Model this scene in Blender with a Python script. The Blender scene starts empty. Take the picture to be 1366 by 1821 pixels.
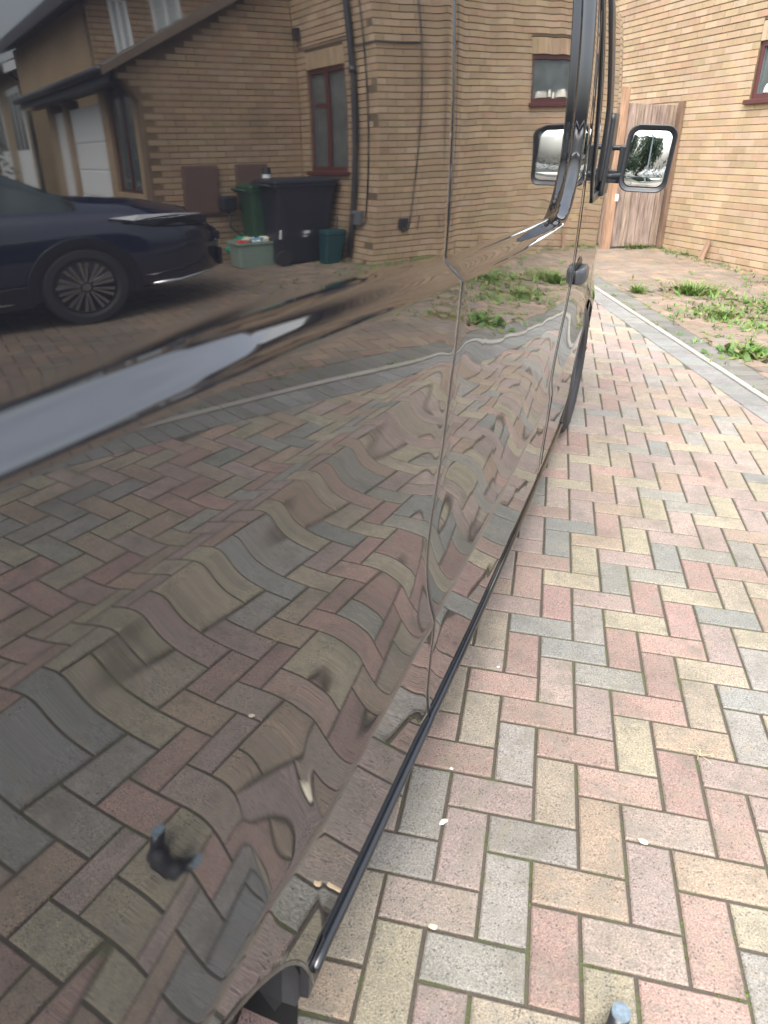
import bpy, math, random
import numpy as np
from mathutils import Matrix, Vector

SC = bpy.context.scene
COL = SC.collection
rng = random.Random(7)

# ------------------------------------------------------------------ frames
CAM = np.array([0.06158726603630172, -1.1627457219137363, 1.3866959112842343])
RW = np.array([0.9773736454713858, 0.21152011048118743, 0.0])
DW = np.array([0.09542288117846683, -0.44092171201412017, -0.8924586923898143])
FW = np.array([-0.18877296121418963, 0.8722656056136591, -0.45112911940802775])
MG = np.array([[0.9994163156130709, 0.0, 0.03416179269123065],
               [0.0006472783002058613, 0.9998218934551846, -0.01886166478578566],
               [-0.03415566010483191, 0.018872767713643712, 0.9992383146785503]])
OV = np.array([-0.19325229951371514, -0.5700799144165605, 0.018842566384146053])
TV = np.array([0.9894461560386972, -0.14023531567567166, -0.03647410776963342])
SV = np.array([0.14081646288828417, 0.9899385303335015, 0.01387191193668434])
ZV = np.array([0.03416179269123065, -0.01886166478578566, 0.9992383146785503])
WD = np.array([-0.47463094536739786, 0.8801849042670807, 0.0])
WN = np.array([0.8801849042670807, 0.47463094536739786, 0.0])
HO = np.array([1.5920347261449146, 10.036698839830331, 0.0])

def mat4(x, y, z, o):
    return Matrix(((x[0], y[0], z[0], o[0]), (x[1], y[1], z[1], o[1]), (x[2], y[2], z[2], o[2]), (0, 0, 0, 1)))

GX, GY, GZ = MG[:, 0], MG[:, 1], MG[:, 2]
GO = CAM - MG @ CAM
M_GROUND = mat4(GX, GY, GZ, GO)              # ground frame: x across the drive, y along it
M_VAN = mat4(TV, SV, ZV, OV)                 # van frame: x outward, y forward, z up, x=0 on the side panel
M_HOUSE = mat4(-WD, WN, (0, 0, 1), HO)       # house frame: x along the long wall, y into the house

def g2w(x, y, z=0.0):
    return GO + GX * x + GY * y + GZ * z
def h2w(x, y, z=0.0):
    return HO - WD * x + WN * y + np.array([0, 0, z])
def w2g(p):
    return MG.T @ (np.asarray(p) - GO)
def house_ground(x, y):                      # height of the sloping ground at a house-frame point
    p = h2w(x, y, 0)
    return float((GO - p) @ GZ / GZ[2])

# ------------------------------------------------------------------ camera, light, exposure
cam_data = bpy.data.cameras.new("camera")
cam_data.sensor_fit = 'HORIZONTAL'
cam_data.sensor_width = 36.0
cam_data.lens = 36.0 * 1275.0 / 1366.0
cam_data.clip_start = 0.02
cam_data.clip_end = 2000
cam = bpy.data.objects.new("camera", cam_data)
COL.objects.link(cam)
cam.matrix_world = mat4(RW, -DW, -FW, CAM)
SC.camera = cam
cam_data.dof.use_dof = True
cam_data.dof.focus_distance = 2.6
cam_data.dof.aperture_fstop = 7.5

world = bpy.data.worlds.new("World")
SC.world = world
world.use_nodes = True
wn = world.node_tree
wn.nodes.clear()
w_out = wn.nodes.new('ShaderNodeOutputWorld')
w_bg = wn.nodes.new('ShaderNodeBackground')
w_sky = wn.nodes.new('ShaderNodeTexSky')
w_sky.sky_type = 'NISHITA'
w_sky.sun_disc = False
SUN_EL, SUN_AZ = math.radians(52), math.radians(188)
w_sky.sun_elevation = SUN_EL
w_sky.sun_rotation = SUN_AZ
w_sky.air_density = 1.0
w_sky.dust_density = 4.0
w_hs = wn.nodes.new('ShaderNodeHueSaturation')
w_hs.inputs['Saturation'].default_value = 0.38
w_tc = wn.nodes.new('ShaderNodeTexCoord')
w_map = wn.nodes.new('ShaderNodeMapping')
w_map.inputs['Scale'].default_value = (1, 1, 2.2)
w_no = wn.nodes.new('ShaderNodeTexNoise')
w_no.inputs['Scale'].default_value = 2.3
w_no.inputs['Detail'].default_value = 6
w_cr = wn.nodes.new('ShaderNodeMapRange')
w_cr.inputs['From Min'].default_value = 0.3
w_cr.inputs['From Max'].default_value = 0.75
w_cr.inputs['To Min'].default_value = 1.35
w_cr.inputs['To Max'].default_value = 2.0
w_mul = wn.nodes.new('ShaderNodeVectorMath')
w_mul.operation = 'SCALE'
L = wn.links.new
L(w_tc.outputs['Generated'], w_map.inputs['Vector'])
L(w_map.outputs[0], w_no.inputs['Vector'])
L(w_no.outputs['Fac'], w_cr.inputs['Value'])
L(w_sky.outputs[0], w_hs.inputs['Color'])
L(w_hs.outputs[0], w_mul.inputs[0])
L(w_cr.outputs[0], w_mul.inputs['Scale'])
w_sep = wn.nodes.new('ShaderNodeSeparateXYZ')
w_el = wn.nodes.new('ShaderNodeMapRange')          # overcast sky: brighter towards the zenith
w_el.inputs['From Min'].default_value = 0.0
w_el.inputs['From Max'].default_value = 1.0
w_el.inputs['To Min'].default_value = 0.62
w_el.inputs['To Max'].default_value = 1.6
w_mul2 = wn.nodes.new('ShaderNodeVectorMath')
w_mul2.operation = 'SCALE'
L(w_tc.outputs['Generated'], w_sep.inputs[0])
L(w_sep.outputs['Z'], w_el.inputs['Value'])
L(w_mul.outputs[0], w_mul2.inputs[0])
L(w_el.outputs[0], w_mul2.inputs['Scale'])
L(w_mul2.outputs[0], w_bg.inputs['Color'])
w_bg.inputs['Strength'].default_value = 0.15
L(w_bg.outputs[0], w_out.inputs['Surface'])

sun_d = bpy.data.lights.new("sun", 'SUN')
sun_d.energy = 0.5
sun_d.angle = math.radians(25)
sun_d.color = (1.0, 0.96, 0.9)
sun = bpy.data.objects.new("sun", sun_d)
COL.objects.link(sun)
sd = Vector((math.sin(SUN_AZ) * math.cos(SUN_EL), math.cos(SUN_AZ) * math.cos(SUN_EL), math.sin(SUN_EL)))
sun.rotation_euler = sd.to_track_quat('Z', 'Y').to_euler()

SC.view_settings.view_transform = 'Standard'
SC.view_settings.look = 'None'
SC.view_settings.exposure = 1.42
SC.view_settings.gamma = 1.0
SC.view_settings.use_curve_mapping = False
SC.cycles.max_bounces = 10
SC.cycles.glossy_bounces = 8

# ------------------------------------------------------------------ helpers
class MB:
    """collects polygons with a colour each and turns them into one mesh"""
    def __init__(self):
        self.v, self.f, self.c = [], [], []
    def poly(self, pts, col=(1, 1, 1)):
        n = len(self.v)
        self.v.extend([tuple(p) for p in pts])
        self.f.append(tuple(range(n, n + len(pts))))
        self.c.append(col)
    def add(self, verts, faces, col=(1, 1, 1)):
        n = len(self.v)
        self.v.extend([tuple(p) for p in verts])
        for f in faces:
            self.f.append(tuple(n + i for i in f))
            self.c.append(col)
    def box(self, x0, x1, y0, y1, z0, z1, col=(1, 1, 1), M=None):
        vs = [(x0, y0, z0), (x1, y0, z0), (x1, y1, z0), (x0, y1, z0), (x0, y0, z1), (x1, y0, z1), (x1, y1, z1), (x0, y1, z1)]
        if M is not None:
            vs = [tuple(M @ Vector(p)) for p in vs]
        self.add(vs, [(3, 2, 1, 0), (4, 5, 6, 7), (0, 1, 5, 4), (1, 2, 6, 5), (2, 3, 7, 6), (3, 0, 4, 7)], col)
    def tube(self, pts, r, seg=8, col=(1, 1, 1), caps=True):
        pts = [Vector(p) for p in pts]
        rs = r if isinstance(r, (list, tuple)) else [r] * len(pts)
        rings = []
        prev = None
        for i, p in enumerate(pts):
            d = (pts[min(i + 1, len(pts) - 1)] - pts[max(i - 1, 0)]).normalized()
            if prev is None:
                a = d.orthogonal().normalized()
            else:
                a = (prev - d * prev.dot(d))
                a = a.normalized() if a.length > 1e-6 else d.orthogonal().normalized()
            prev = a
            b = d.cross(a)
            rings.append([p + (a * math.cos(2 * math.pi * k / seg) + b * math.sin(2 * math.pi * k / seg)) * rs[i] for k in range(seg)])
        n = len(self.v)
        for rg in rings:
            self.v.extend([tuple(q) for q in rg])
        for i in range(len(rings) - 1):
            for k in range(seg):
                k2 = (k + 1) % seg
                self.f.append((n + i * seg + k, n + i * seg + k2, n + (i + 1) * seg + k2, n + (i + 1) * seg + k))
                self.c.append(col)
        if caps:
            self.f.append(tuple(n + k for k in reversed(range(seg)))); self.c.append(col)
            self.f.append(tuple(n + (len(rings) - 1) * seg + k for k in range(seg))); self.c.append(col)
    def mesh(self, name, mat, smooth=False):
        me = bpy.data.meshes.new(name)
        me.from_pydata(self.v, [], self.f)
        at = me.color_attributes.new("Col", 'FLOAT_COLOR', 'CORNER')
        lens = np.fromiter((len(f) for f in self.f), int)
        cols = np.ones((len(self.f), 4), np.float32)
        if self.f: cols[:, :3] = np.array(self.c, np.float32)[:, :3]
        at.data.foreach_set('color', np.repeat(cols, lens, axis=0).ravel())
        if mat:
            me.materials.append(mat)
        if smooth:
            me.polygons.foreach_set('use_smooth', np.ones(len(self.f), bool))
        me.update()
        return me

def link(name, me, parent=None, mw=None, kind=None):
    o = bpy.data.objects.new(name, me)
    COL.objects.link(o)
    if parent is not None:
        o.parent = parent
    if mw is not None:
        o.matrix_local = mw
    if kind:
        o['kind'] = kind
    return o

def build(name, mb, mat, parent=None, mw=None, smooth=False, kind=None, bevel=None):
    if not mb.f: return None
    o = link(name, mb.mesh(name, mat, smooth), parent, mw, kind)
    if bevel:
        b = o.modifiers.new('bevel', 'BEVEL'); b.width = bevel; b.segments = 2; b.limit_method = 'ANGLE'
    return o

def thing(name, label, cat, mw=None, group=None):
    o = bpy.data.objects.new(name, None)
    COL.objects.link(o)
    if mw is not None:
        o.matrix_world = mw
    o['label'] = label; o['category'] = cat
    if group:
        o['group'] = group
    return o

def tag(o, label, cat, group=None):
    o['label'] = label; o['category'] = cat
    if group:
        o['group'] = group
    return o

# ------------------------------------------------------------------ materials
def new_mat(name, rough=0.6, metal=0.0, ior=1.5, col=(0.5, 0.5, 0.5)):
    m = bpy.data.materials.new(name)
    m.use_nodes = True
    nt = m.node_tree
    b = nt.nodes['Principled BSDF']
    b.inputs['Base Color'].default_value = (*col, 1)
    b.inputs['Roughness'].default_value = rough
    b.inputs['Metallic'].default_value = metal
    b.inputs['IOR'].default_value = ior
    return m, nt, b

def N(nt, t, **kw):
    n = nt.nodes.new(t)
    for k, v in kw.items():
        if hasattr(n, k):
            setattr(n, k, v)
        else:
            n.inputs[k].default_value = v
    return n

def pos(nt):
    return nt.nodes.new('ShaderNodeNewGeometry').outputs['Position']

def noise(nt, scale, detail=4, rough=0.6, vec=None):
    n = N(nt, 'ShaderNodeTexNoise')
    n.inputs['Scale'].default_value = scale
    n.inputs['Detail'].default_value = detail
    n.inputs['Roughness'].default_value = rough
    nt.links.new(vec if vec is not None else pos(nt), n.inputs['Vector'])
    return n.outputs['Fac']

def mrange(nt, v, a, b, c, d):
    n = N(nt, 'ShaderNodeMapRange')
    for k, x in zip(('From Min', 'From Max', 'To Min', 'To Max'), (a, b, c, d)):
        n.inputs[k].default_value = x
    nt.links.new(v, n.inputs['Value'])
    return n.outputs[0]

def mixc(nt, fac, a, b, blend='MIX'):
    n = N(nt, 'ShaderNodeMix')
    n.data_type = 'RGBA'; n.blend_type = blend
    for i, x in ((0, fac), (6, a), (7, b)):
        if isinstance(x, (float, int)):
            n.inputs[i].default_value = x
        elif isinstance(x, tuple):
            n.inputs[i].default_value = (*x, 1)
        else:
            nt.links.new(x, n.inputs[i])
    return n.outputs[2]

def bump(nt, h, strength, dist, bsdf):
    n = N(nt, 'ShaderNodeBump')
    n.inputs['Strength'].default_value = strength
    n.inputs['Distance'].default_value = dist
    nt.links.new(h, n.inputs['Height'])
    nt.links.new(n.outputs[0], bsdf.inputs['Normal'])

def attr_col(nt):
    a = N(nt, 'ShaderNodeVertexColor'); a.layer_name = 'Col'
    return a.outputs['Color']

def masonry_mat(name, fine, f_lo, f_hi, stain, s_lo, rough=0.85, bmp=0.3, bdist=0.002, dirt=(0.1, 0.09, 0.07), dirt_amt=0.4, pits=0.0):
    m, nt, b = new_mat(name, rough)
    c = attr_col(nt)
    n1 = noise(nt, fine, 3, 0.75)
    c = mixc(nt, 1.0, c, mrange(nt, n1, 0.3, 0.72, f_lo, f_hi), 'MULTIPLY')
    if pits:
        blotch = noise(nt, 26, 4, 0.65)
        c = mixc(nt, mrange(nt, blotch, 0.48, 0.66, 0.0, 0.55), c, (0.175, 0.162, 0.135))
        c = mixc(nt, mrange(nt, noise(nt, 17, 4, 0.7), 0.56, 0.72, 0.0, 0.4), c, (0.245, 0.20, 0.13))
    n2 = noise(nt, stain, 5, 0.6)
    c = mixc(nt, mrange(nt, n2, 0.5, 0.75, 0.0, dirt_amt), c, dirt)
    c = mixc(nt, 1.0, c, mrange(nt, noise(nt, stain * 0.3, 3), 0.3, 0.7, s_lo, 1.1), 'MULTIPLY')
    if pits:
        v = N(nt, 'ShaderNodeTexVoronoi'); v.inputs['Scale'].default_value = pits
        nt.links.new(pos(nt), v.inputs['Vector'])
        pm = mrange(nt, v.outputs['Distance'], 0.12, 0.38, 0.85, 0.0)
        pn = mrange(nt, noise(nt, pits * 0.35, 2), 0.46, 0.55, 0.0, 1.0)
        mm = N(nt, 'ShaderNodeMath', operation='MULTIPLY')
        nt.links.new(pm, mm.inputs[0]); nt.links.new(pn, mm.inputs[1])
        c = mixc(nt, mm.outputs[0], c, (0.07, 0.065, 0.06))
        h = mixc(nt, mm.outputs[0], n1, (0, 0, 0))
        bump(nt, h, bmp, bdist, b)
    else:
        bump(nt, n1, bmp, bdist, b)
    nt.links.new(c, b.inputs['Base Color'])
    return m

M_PAVER = masonry_mat('drive_paver', 260, 0.42, 1.62, 9, 0.85, 0.85, 0.9, 0.003, (0.105, 0.096, 0.075), 0.55, pits=130)
M_PAVER_OLD = masonry_mat('weathered_paver', 150, 0.7, 1.25, 5, 0.82, 0.9, 0.5, 0.004, (0.115, 0.096, 0.068), 0.7)
M_BRICK = masonry_mat('buff_brick', 120, 0.86, 1.12, 7, 0.88, 0.9, 0.35, 0.003, (0.19, 0.135, 0.075), 0.3)
M_CONC = masonry_mat('concrete', 160, 0.8, 1.15, 6, 0.8, 0.9, 0.4, 0.003, (0.16, 0.15, 0.1), 0.5)
M_MORTAR = masonry_mat('mortar', 60, 0.7, 1.2, 4, 0.8, 0.95, 0.3, 0.003, (0.07, 0.05, 0.03), 0.5)

def joint_material():
    m, nt, b = new_mat('joint_sand_and_moss', 0.95)
    n = noise(nt, 9, 5, 0.7)
    c = mixc(nt, mrange(nt, n, 0.50, 0.62, 0, 1), (0.050, 0.040, 0.030), (0.045, 0.068, 0.012))
    c = mixc(nt, mrange(nt, noise(nt, 260, 3), 0.3, 0.7, 0, 0.7), c, (0.095, 0.08, 0.06))
    nt.links.new(c, b.inputs['Base Color'])
    bump(nt, noise(nt, 220, 3), 0.8, 0.004, b)
    return m
M_JOINT = joint_material()

def plain(name, col, rough=0.6, metal=0.0, ior=1.5, var=0.15, sc=40, bmp=0.0):
    m, nt, b = new_mat(name, rough, metal, ior, col)
    c = mixc(nt, 1.0, (*col,), mrange(nt, noise(nt, sc, 4), 0.3, 0.7, 1 - var, 1 + var), 'MULTIPLY')
    nt.links.new(c, b.inputs['Base Color'])
    if bmp:
        bump(nt, noise(nt, sc * 4, 3), bmp, 0.002, b)
    return m

def attr_mat(name, rough=0.8, sc=30, var=0.3, bmp=0.0, trans=0.0):
    m, nt, b = new_mat(name, rough)
    c = mixc(nt, 1.0, attr_col(nt), mrange(nt, noise(nt, sc, 4), 0.3, 0.7, 1 - var, 1 + var), 'MULTIPLY')
    nt.links.new(c, b.inputs['Base Color'])
    if bmp:
        bump(nt, noise(nt, sc * 3, 3), bmp, 0.003, b)
    return m

def paint_material():
    m, nt, b = new_mat('black_paint', 0.02, 0.0, 1.93, (0.009, 0.0095, 0.012))
    # road dust settles low on the panels
    n = noise(nt, 30, 5, 0.7)
    r = mrange(nt, n, 0.35, 0.8, 0.012, 0.05)
    nt.links.new(r, b.inputs['Roughness'])
    return m
M_PAINT = paint_material()
M_BLACK = plain('black_plastic', (0.018, 0.02, 0.024), 0.38, bmp=0.1, sc=60)
M_BLACK_GLOSS = plain('black_gloss_trim', (0.008, 0.009, 0.011), 0.08, ior=1.6)
M_RUBBER = plain('rubber', (0.02, 0.02, 0.022), 0.7, bmp=0.3)
M_DARK = plain('dark_cavity', (0.004, 0.004, 0.005), 0.9)
M_GLASS_DARK = plain('tinted_glass', (0.01, 0.013, 0.015), 0.02, ior=1.6)
M_ALLOY = plain('alloy', (0.55, 0.55, 0.56), 0.25, 1.0)
M_CHROME = plain('chrome', (0.85, 0.86, 0.88), 0.06, 1.0, var=0.02)
M_GREYPL = plain('grey_plastic', (0.09, 0.1, 0.11), 0.5, bmp=0.1)

def mirror_mat():
    m, nt, b = new_mat('mirror_glass', 0.01, 1.0, 1.5, (0.8, 0.85, 0.86))
    return m
M_MIRROR = mirror_mat()

def wood_mat(name, c1, c2, sx=1.0):
    m, nt, b = new_mat(name, 0.85)
    tc = N(nt, 'ShaderNodeTexCoord')
    mp = N(nt, 'ShaderNodeMapping'); mp.inputs['Scale'].default_value = (30 * sx, 30 * sx, 1.6)
    nt.links.new(tc.outputs['Object'], mp.inputs['Vector'])
    n = noise(nt, 2.0, 6, 0.7, mp.outputs[0])
    c = mixc(nt, mrange(nt, n, 0.32, 0.68, 0, 1), c1, c2)
    mp2 = N(nt, 'ShaderNodeMapping'); mp2.inputs['Scale'].default_value = (3, 3, 0.7)
    nt.links.new(tc.outputs['Object'], mp2.inputs['Vector'])
    c = mixc(nt, 1.0, c, mrange(nt, noise(nt, 2.5, 4, 0.6, mp2.outputs[0]), 0.3, 0.7, 0.65, 1.3), 'MULTIPLY')
    c = mixc(nt, 1.0, c, attr_col(nt), 'MULTIPLY')
    nt.links.new(c, b.inputs['Base Color'])
    bump(nt, n, 0.6, 0.004, b)
    return m
M_WOOD_OLD = wood_mat('weathered_wood', (0.075, 0.052, 0.038), (0.30, 0.245, 0.20))
M_WOOD_NEW = wood_mat('orange_timber', (0.17, 0.10, 0.06), (0.34, 0.215, 0.14))

def glass_window_mat(name, col):
    m, nt, b = new_mat(name, 0.03, 0.0, 1.55, col)
    n = noise(nt, 5, 3)
    c = mixc(nt, mrange(nt, n, 0.35, 0.7, 0, 1), tuple(x * 0.6 for x in col), col)
    nt.links.new(c, b.inputs['Base Color'])
    return m
M_PANE = glass_window_mat('window_pane', (0.1, 0.12, 0.115))
M_UPVC = plain('brown_frame', (0.075, 0.022, 0.02), 0.35, var=0.1)
M_WHITE = plain('white_upvc', (0.7, 0.72, 0.72), 0.35, var=0.05)

def leaf_mat(name, rough=0.55):
    m, nt, b = new_mat(name, rough)
    c = attr_col(nt)
    c = mixc(nt, 1.0, c, mrange(nt, noise(nt, 60, 3), 0.3, 0.7, 0.75, 1.25), 'MULTIPLY')
    nt.links.new(c, b.inputs['Base Color'])
    tr = N(nt, 'ShaderNodeBsdfTranslucent')
    nt.links.new(c, tr.inputs['Color'])
    mx = N(nt, 'ShaderNodeMixShader'); mx.inputs[0].default_value = 0.3
    out = nt.nodes['Material Output']
    nt.links.new(b.outputs[0], mx.inputs[1]); nt.links.new(tr.outputs[0], mx.inputs[2])
    nt.links.new(mx.outputs[0], out.inputs['Surface'])
    return m
M_LEAF = leaf_mat('leaf')

# ------------------------------------------------------------------ ground
def clip_poly(pts, n, d):
    """keep the side n.p <= d of a 2-D polygon"""
    out = []
    for i in range(len(pts)):
        a, b = pts[i], pts[(i + 1) % len(pts)]
        fa, fb = a[0] * n[0] + a[1] * n[1] - d, b[0] * n[0] + b[1] * n[1] - d
        if fa <= 0: out.append(a)
        if fa * fb < 0:
            t = fa / (fa - fb)
            out.append((a[0] + (b[0] - a[0]) * t, a[1] + (b[1] - a[1]) * t))
    return out

def area(p):
    return 0.5 * sum(p[i][0] * p[(i + 1) % len(p)][1] - p[(i + 1) % len(p)][0] * p[i][1] for i in range(len(p)))

def inset(pts, w):
    """convex polygon offset inwards by w"""
    n = len(pts); out = []
    for i in range(n):
        p0, p1, p2 = Vector(pts[i - 1]), Vector(pts[i]), Vector(pts[(i + 1) % n])
        d1 = (p1 - p0).normalized(); d2 = (p2 - p1).normalized()
        n1 = Vector((-d1.y, d1.x)); n2 = Vector((-d2.y, d2.x))
        k = 1 + n1.dot(n2)
        if k < 0.3: return None
        out.append(tuple(p1 + (n1 + n2) * (w / k)))
    return out

def block(mb, pts, top, depth, cham, col, r=None, tilt=(0, 0)):
    """a paving block: chamfered top, sides going down"""
    if area(pts) < 0: pts = pts[::-1]
    q = inset(pts, cham)
    if q is None or area(q) <= 0.0003: return
    cx = sum(p[0] for p in pts) / len(pts); cy = sum(p[1] for p in pts) / len(pts)
    hz = lambda p: top + (p[0] - cx) * tilt[0] + (p[1] - cy) * tilt[1]
    n = len(pts)
    v = [(p[0], p[1], -depth) for p in pts] + [(p[0], p[1], hz(p) - cham * 0.8) for p in pts] + [(p[0], p[1], hz(p)) for p in q]
    f = [tuple(range(2 * n, 3 * n))]
    for i in range(n):
        j = (i + 1) % n
        f.append((i, j, n + j, n + i)); f.append((n + i, n + j, 2 * n + j, 2 * n + i))
    mb.add(v, f, col)

def jcol(c, a=0.12):
    k = 1 + rng.uniform(-a, a)
    return tuple(max(0.01, x * k * (1 + rng.uniform(-0.03, 0.03))) for x in c)

PAL = {'r': (0.250, 0.172, 0.142), 'p': (0.240, 0.190, 0.162), 'g': (0.205, 0.196, 0.166), 'y': (0.245, 0.214, 0.155), 'b': (0.182, 0.181, 0.160), 'o': (0.252, 0.194, 0.145)}
KEYS = 'rrpppggyyyboo'

gpx = thing('driveway_paving', '', '', M_GROUND)
for k in ('label', 'category'): del gpx[k]
gpx['kind'] = 'structure'

KN = (0.966, 0.257)                       # kerb normal in the ground frame (points to the forecourt)
KD = (-0.257, 0.966)
KP = (0.693, 6.378)
K0 = KN[0] * KP[0] + KN[1] * KP[1]
EDGE = K0 - 0.03 - 0.175                  # inner edge of the dark edging course

# photo-matched colours of the nearest blocks, keyed by (kind, column, row) of the herringbone
KNOWN = {('V', 0, 0): 'p', ('H', 1, 0): 'g', ('V', 1, 1): 'g', ('H', 2, 1): 'o', ('V', 2, 2): 'r', ('H', 3, 2): 'p', ('V', 4, 0): 'p',
         ('V', 3, -1): 'o', ('H', 3, -2): 'r', ('H', 4, -1): 'p', ('V', 5, -3): 'r', ('V', 6, -2): 'r', ('H', 5, 0): 'o', ('V', 5, 1): 'r',
         ('V', 2, -2): 'y', ('H', 2, -3): 'r', ('V', 1, -3): 'g', ('H', 1, -4): 'r', ('V', 0, -4): 'y', ('H', 0, -5): 'r', ('V', 2, -6): 'p',
         ('V', 3, -5): 'p', ('H', 3, -6): 'g', ('V', 5, -7): 'r', ('H', 6, -7): 'y', ('H', 5, -8): 'r', ('V', 4, -8): 'r', ('H', 4, -9): 'y',
         ('V', 3, -9): 'g', ('H', 3, -10): 'p', ('V', 2, -10): 'r', ('H', 2, -11): 'y', ('V', 3, -13): 'y', ('H', 3, -14): 'o', ('V', 2, -14): 'b',
         ('H', 2, -15): 'b', ('V', 4, -12): 'b', ('H', 4, -13): 'p', ('V', 5, -11): 'r', ('H', 5, -12): 'g', ('V', 1, -11): 'r', ('H', 1, -12): 'r',
         ('V', 6, -6): 'y', ('H', 4, -5): 'r', ('V', 4, -4): 'y', ('H', 5, -4): 'o', ('H', 0, -1): 'p', ('V', -1, -1): 'g', ('V', 1, 5): 'p',
         ('H', 0, 3): 'g', ('V', 0, 4): 'p', ('H', -1, 2): 'p', ('V', 3, 3): 'y', ('H', 4, 3): 'r', ('V', 6, 2): 'g', ('H', 6, 1): 'y'}

def herring(u0, u1, v0, v1):
    for a in range(u0, u1):
        for v in range(v0, v1):
            if (v - a) % 4 == 0: yield 'V', a, v
            if (v - a + 1) % 4 == 0: yield 'H', a, v

JG = 0.0041                                # half joint
items = []
for kind, a, v in herring(-20, 42, -85, 62):
    w, h = (1, 2) if kind == 'V' else (2, 1)
    x0, x1, y1, y0 = a * .1, (a + w) * .1, -v * .1, -(v + h) * .1
    if y1 > 9.4: continue
    full = [(x0 + JG, y0 + JG), (x1 - JG, y0 + JG), (x1 - JG, y1 - JG), (x0 + JG, y1 - JG)]
    pts = clip_poly(full, KN, EDGE - JG)
    if len(pts) < 3 or abs(area(pts)) < 0.0012: continue
    cx, cy = (x0 + x1) / 2, (y0 + y1) / 2
    p = g2w(cx, cy) - CAM
    zc = p @ FW
    sx = 683 + 1275 * (p @ RW) / max(zc, .1); sy = 910.5 + 1275 * (p @ DW) / max(zc, .1)
    inview = zc > 0.2 and 480 < sx < 1420 and 500 < sy < 1900 and cx > -0.35 + (cy + .6) * .14
    items.append((not inview, float(p @ p), kind, a, v, pts, len(pts) != 4 or pts != full))
items.sort(key=lambda t: (t[0], t[1]))
variants = {}
def paver_variant(kind, key, k):
    if (kind, key, k) not in variants:
        w, h = (0.1, 0.2) if kind == 'V' else (0.2, 0.1)
        mb = MB()
        j = lambda: rng.uniform(-0.0008, 0.0008)
        block(mb, [(JG + j(), JG + j()), (w - JG + j(), JG + j()), (w - JG + j(), h - JG + j()), (JG + j(), h - JG + j())],
              rng.uniform(-0.001, 0.001), 0.03, 0.0035, jcol(PAL[key], 0.1), tilt=(rng.uniform(-.006, .006), rng.uniform(-.006, .006)))
        variants[(kind, key, k)] = mb.mesh('paver', M_PAVER)
    return variants[(kind, key, k)]
rest = MB()
n_ind = 0
for off, d2, kind, a, v, pts, clipped in items:
    key = KNOWN.get((kind, a, v)) or rng.choice(KEYS)
    if n_ind < 300 and not off and not clipped:
        h = 2 if kind == 'V' else 1
        me = paver_variant(kind, key, rng.randrange(3))
        link('paver', me, gpx, Matrix.Translation((a * .1, -(v + h) * .1, 0)))
        n_ind += 1
    else:
        block(rest, pts, rng.uniform(-0.001, 0.001), 0.03, 0.0035, jcol(PAL[key], 0.1), tilt=(rng.uniform(-.006, .006), rng.uniform(-.006, .006)))
build('paver_field', rest, M_PAVER, gpx, kind='stuff')
jm = MB()
jm.poly([(-60, -60, -0.0055), (60, -60, -0.0055), (60, 60, -0.0055), (-60, 60, -0.0055)])
jb = link('joint_bed', jm.mesh('joint_bed', M_JOINT), gpx)

# kerb strip and the two dark edging courses
def kerb_local(a, b):
    """a across (towards forecourt), b along; ground frame"""
    return (KP[0] + KN[0] * a + KD[0] * b, KP[1] + KN[1] * a + KD[1] * b)
kerb = thing('kerb', '', '', M_GROUND)
for k in ('label', 'category'): del kerb[k]
kerb['kind'] = 'structure'
b = -13.0
while b < 4.0:
    ln = 0.9
    mb = MB()
    dz = rng.uniform(0, 0.002)
    block(mb, [kerb_local(-0.022, b + .004), kerb_local(0.022, b + .004), kerb_local(0.022, b + ln - .004), kerb_local(-0.022, b + ln - .004)],
          0.006 + dz, 0.05, 0.004, jcol((0.27, 0.255, 0.225), 0.08))
    build('kerb_stone', mb, M_CONC, kerb)
    b += ln
inner = MB(); outer = MB(); ni = 0
b = -13.0
edge = thing('edging_course', '', '', M_GROUND)
for k in ('label', 'category'): del edge[k]
edge['kind'] = 'structure'
while b < 4.0:
    for side in (0, 1):
        a0, a1 = ((-0.03 - 0.172, -0.03) if side == 0 else (0.03, 0.03 + 0.2))
        q = [kerb_local(a0, b + .0035), kerb_local(a1, b + .0035), kerb_local(a1, b + .0965), kerb_local(a0, b + .0965)]
        near = -3.6 < b < 0.6
        colr = jcol((0.165, 0.165, 0.155) if side == 0 else (0.125, 0.12, 0.105), 0.13)
        m_ = MB() if near else (inner if side == 0 else outer)
        block(m_, q, rng.uniform(-.0015, .0015) - 0.001 * side, 0.03, 0.004, colr, tilt=(rng.uniform(-.01, .01), rng.uniform(-.01, .01)))
        if near: build('edging_block', m_, M_PAVER if side == 0 else M_PAVER_OLD, edge)
    b += 0.1
build('edging_block_inner', inner, M_PAVER, edge, kind='stuff')
build('edging_block_outer', outer, M_PAVER_OLD, edge, kind='stuff')

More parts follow.
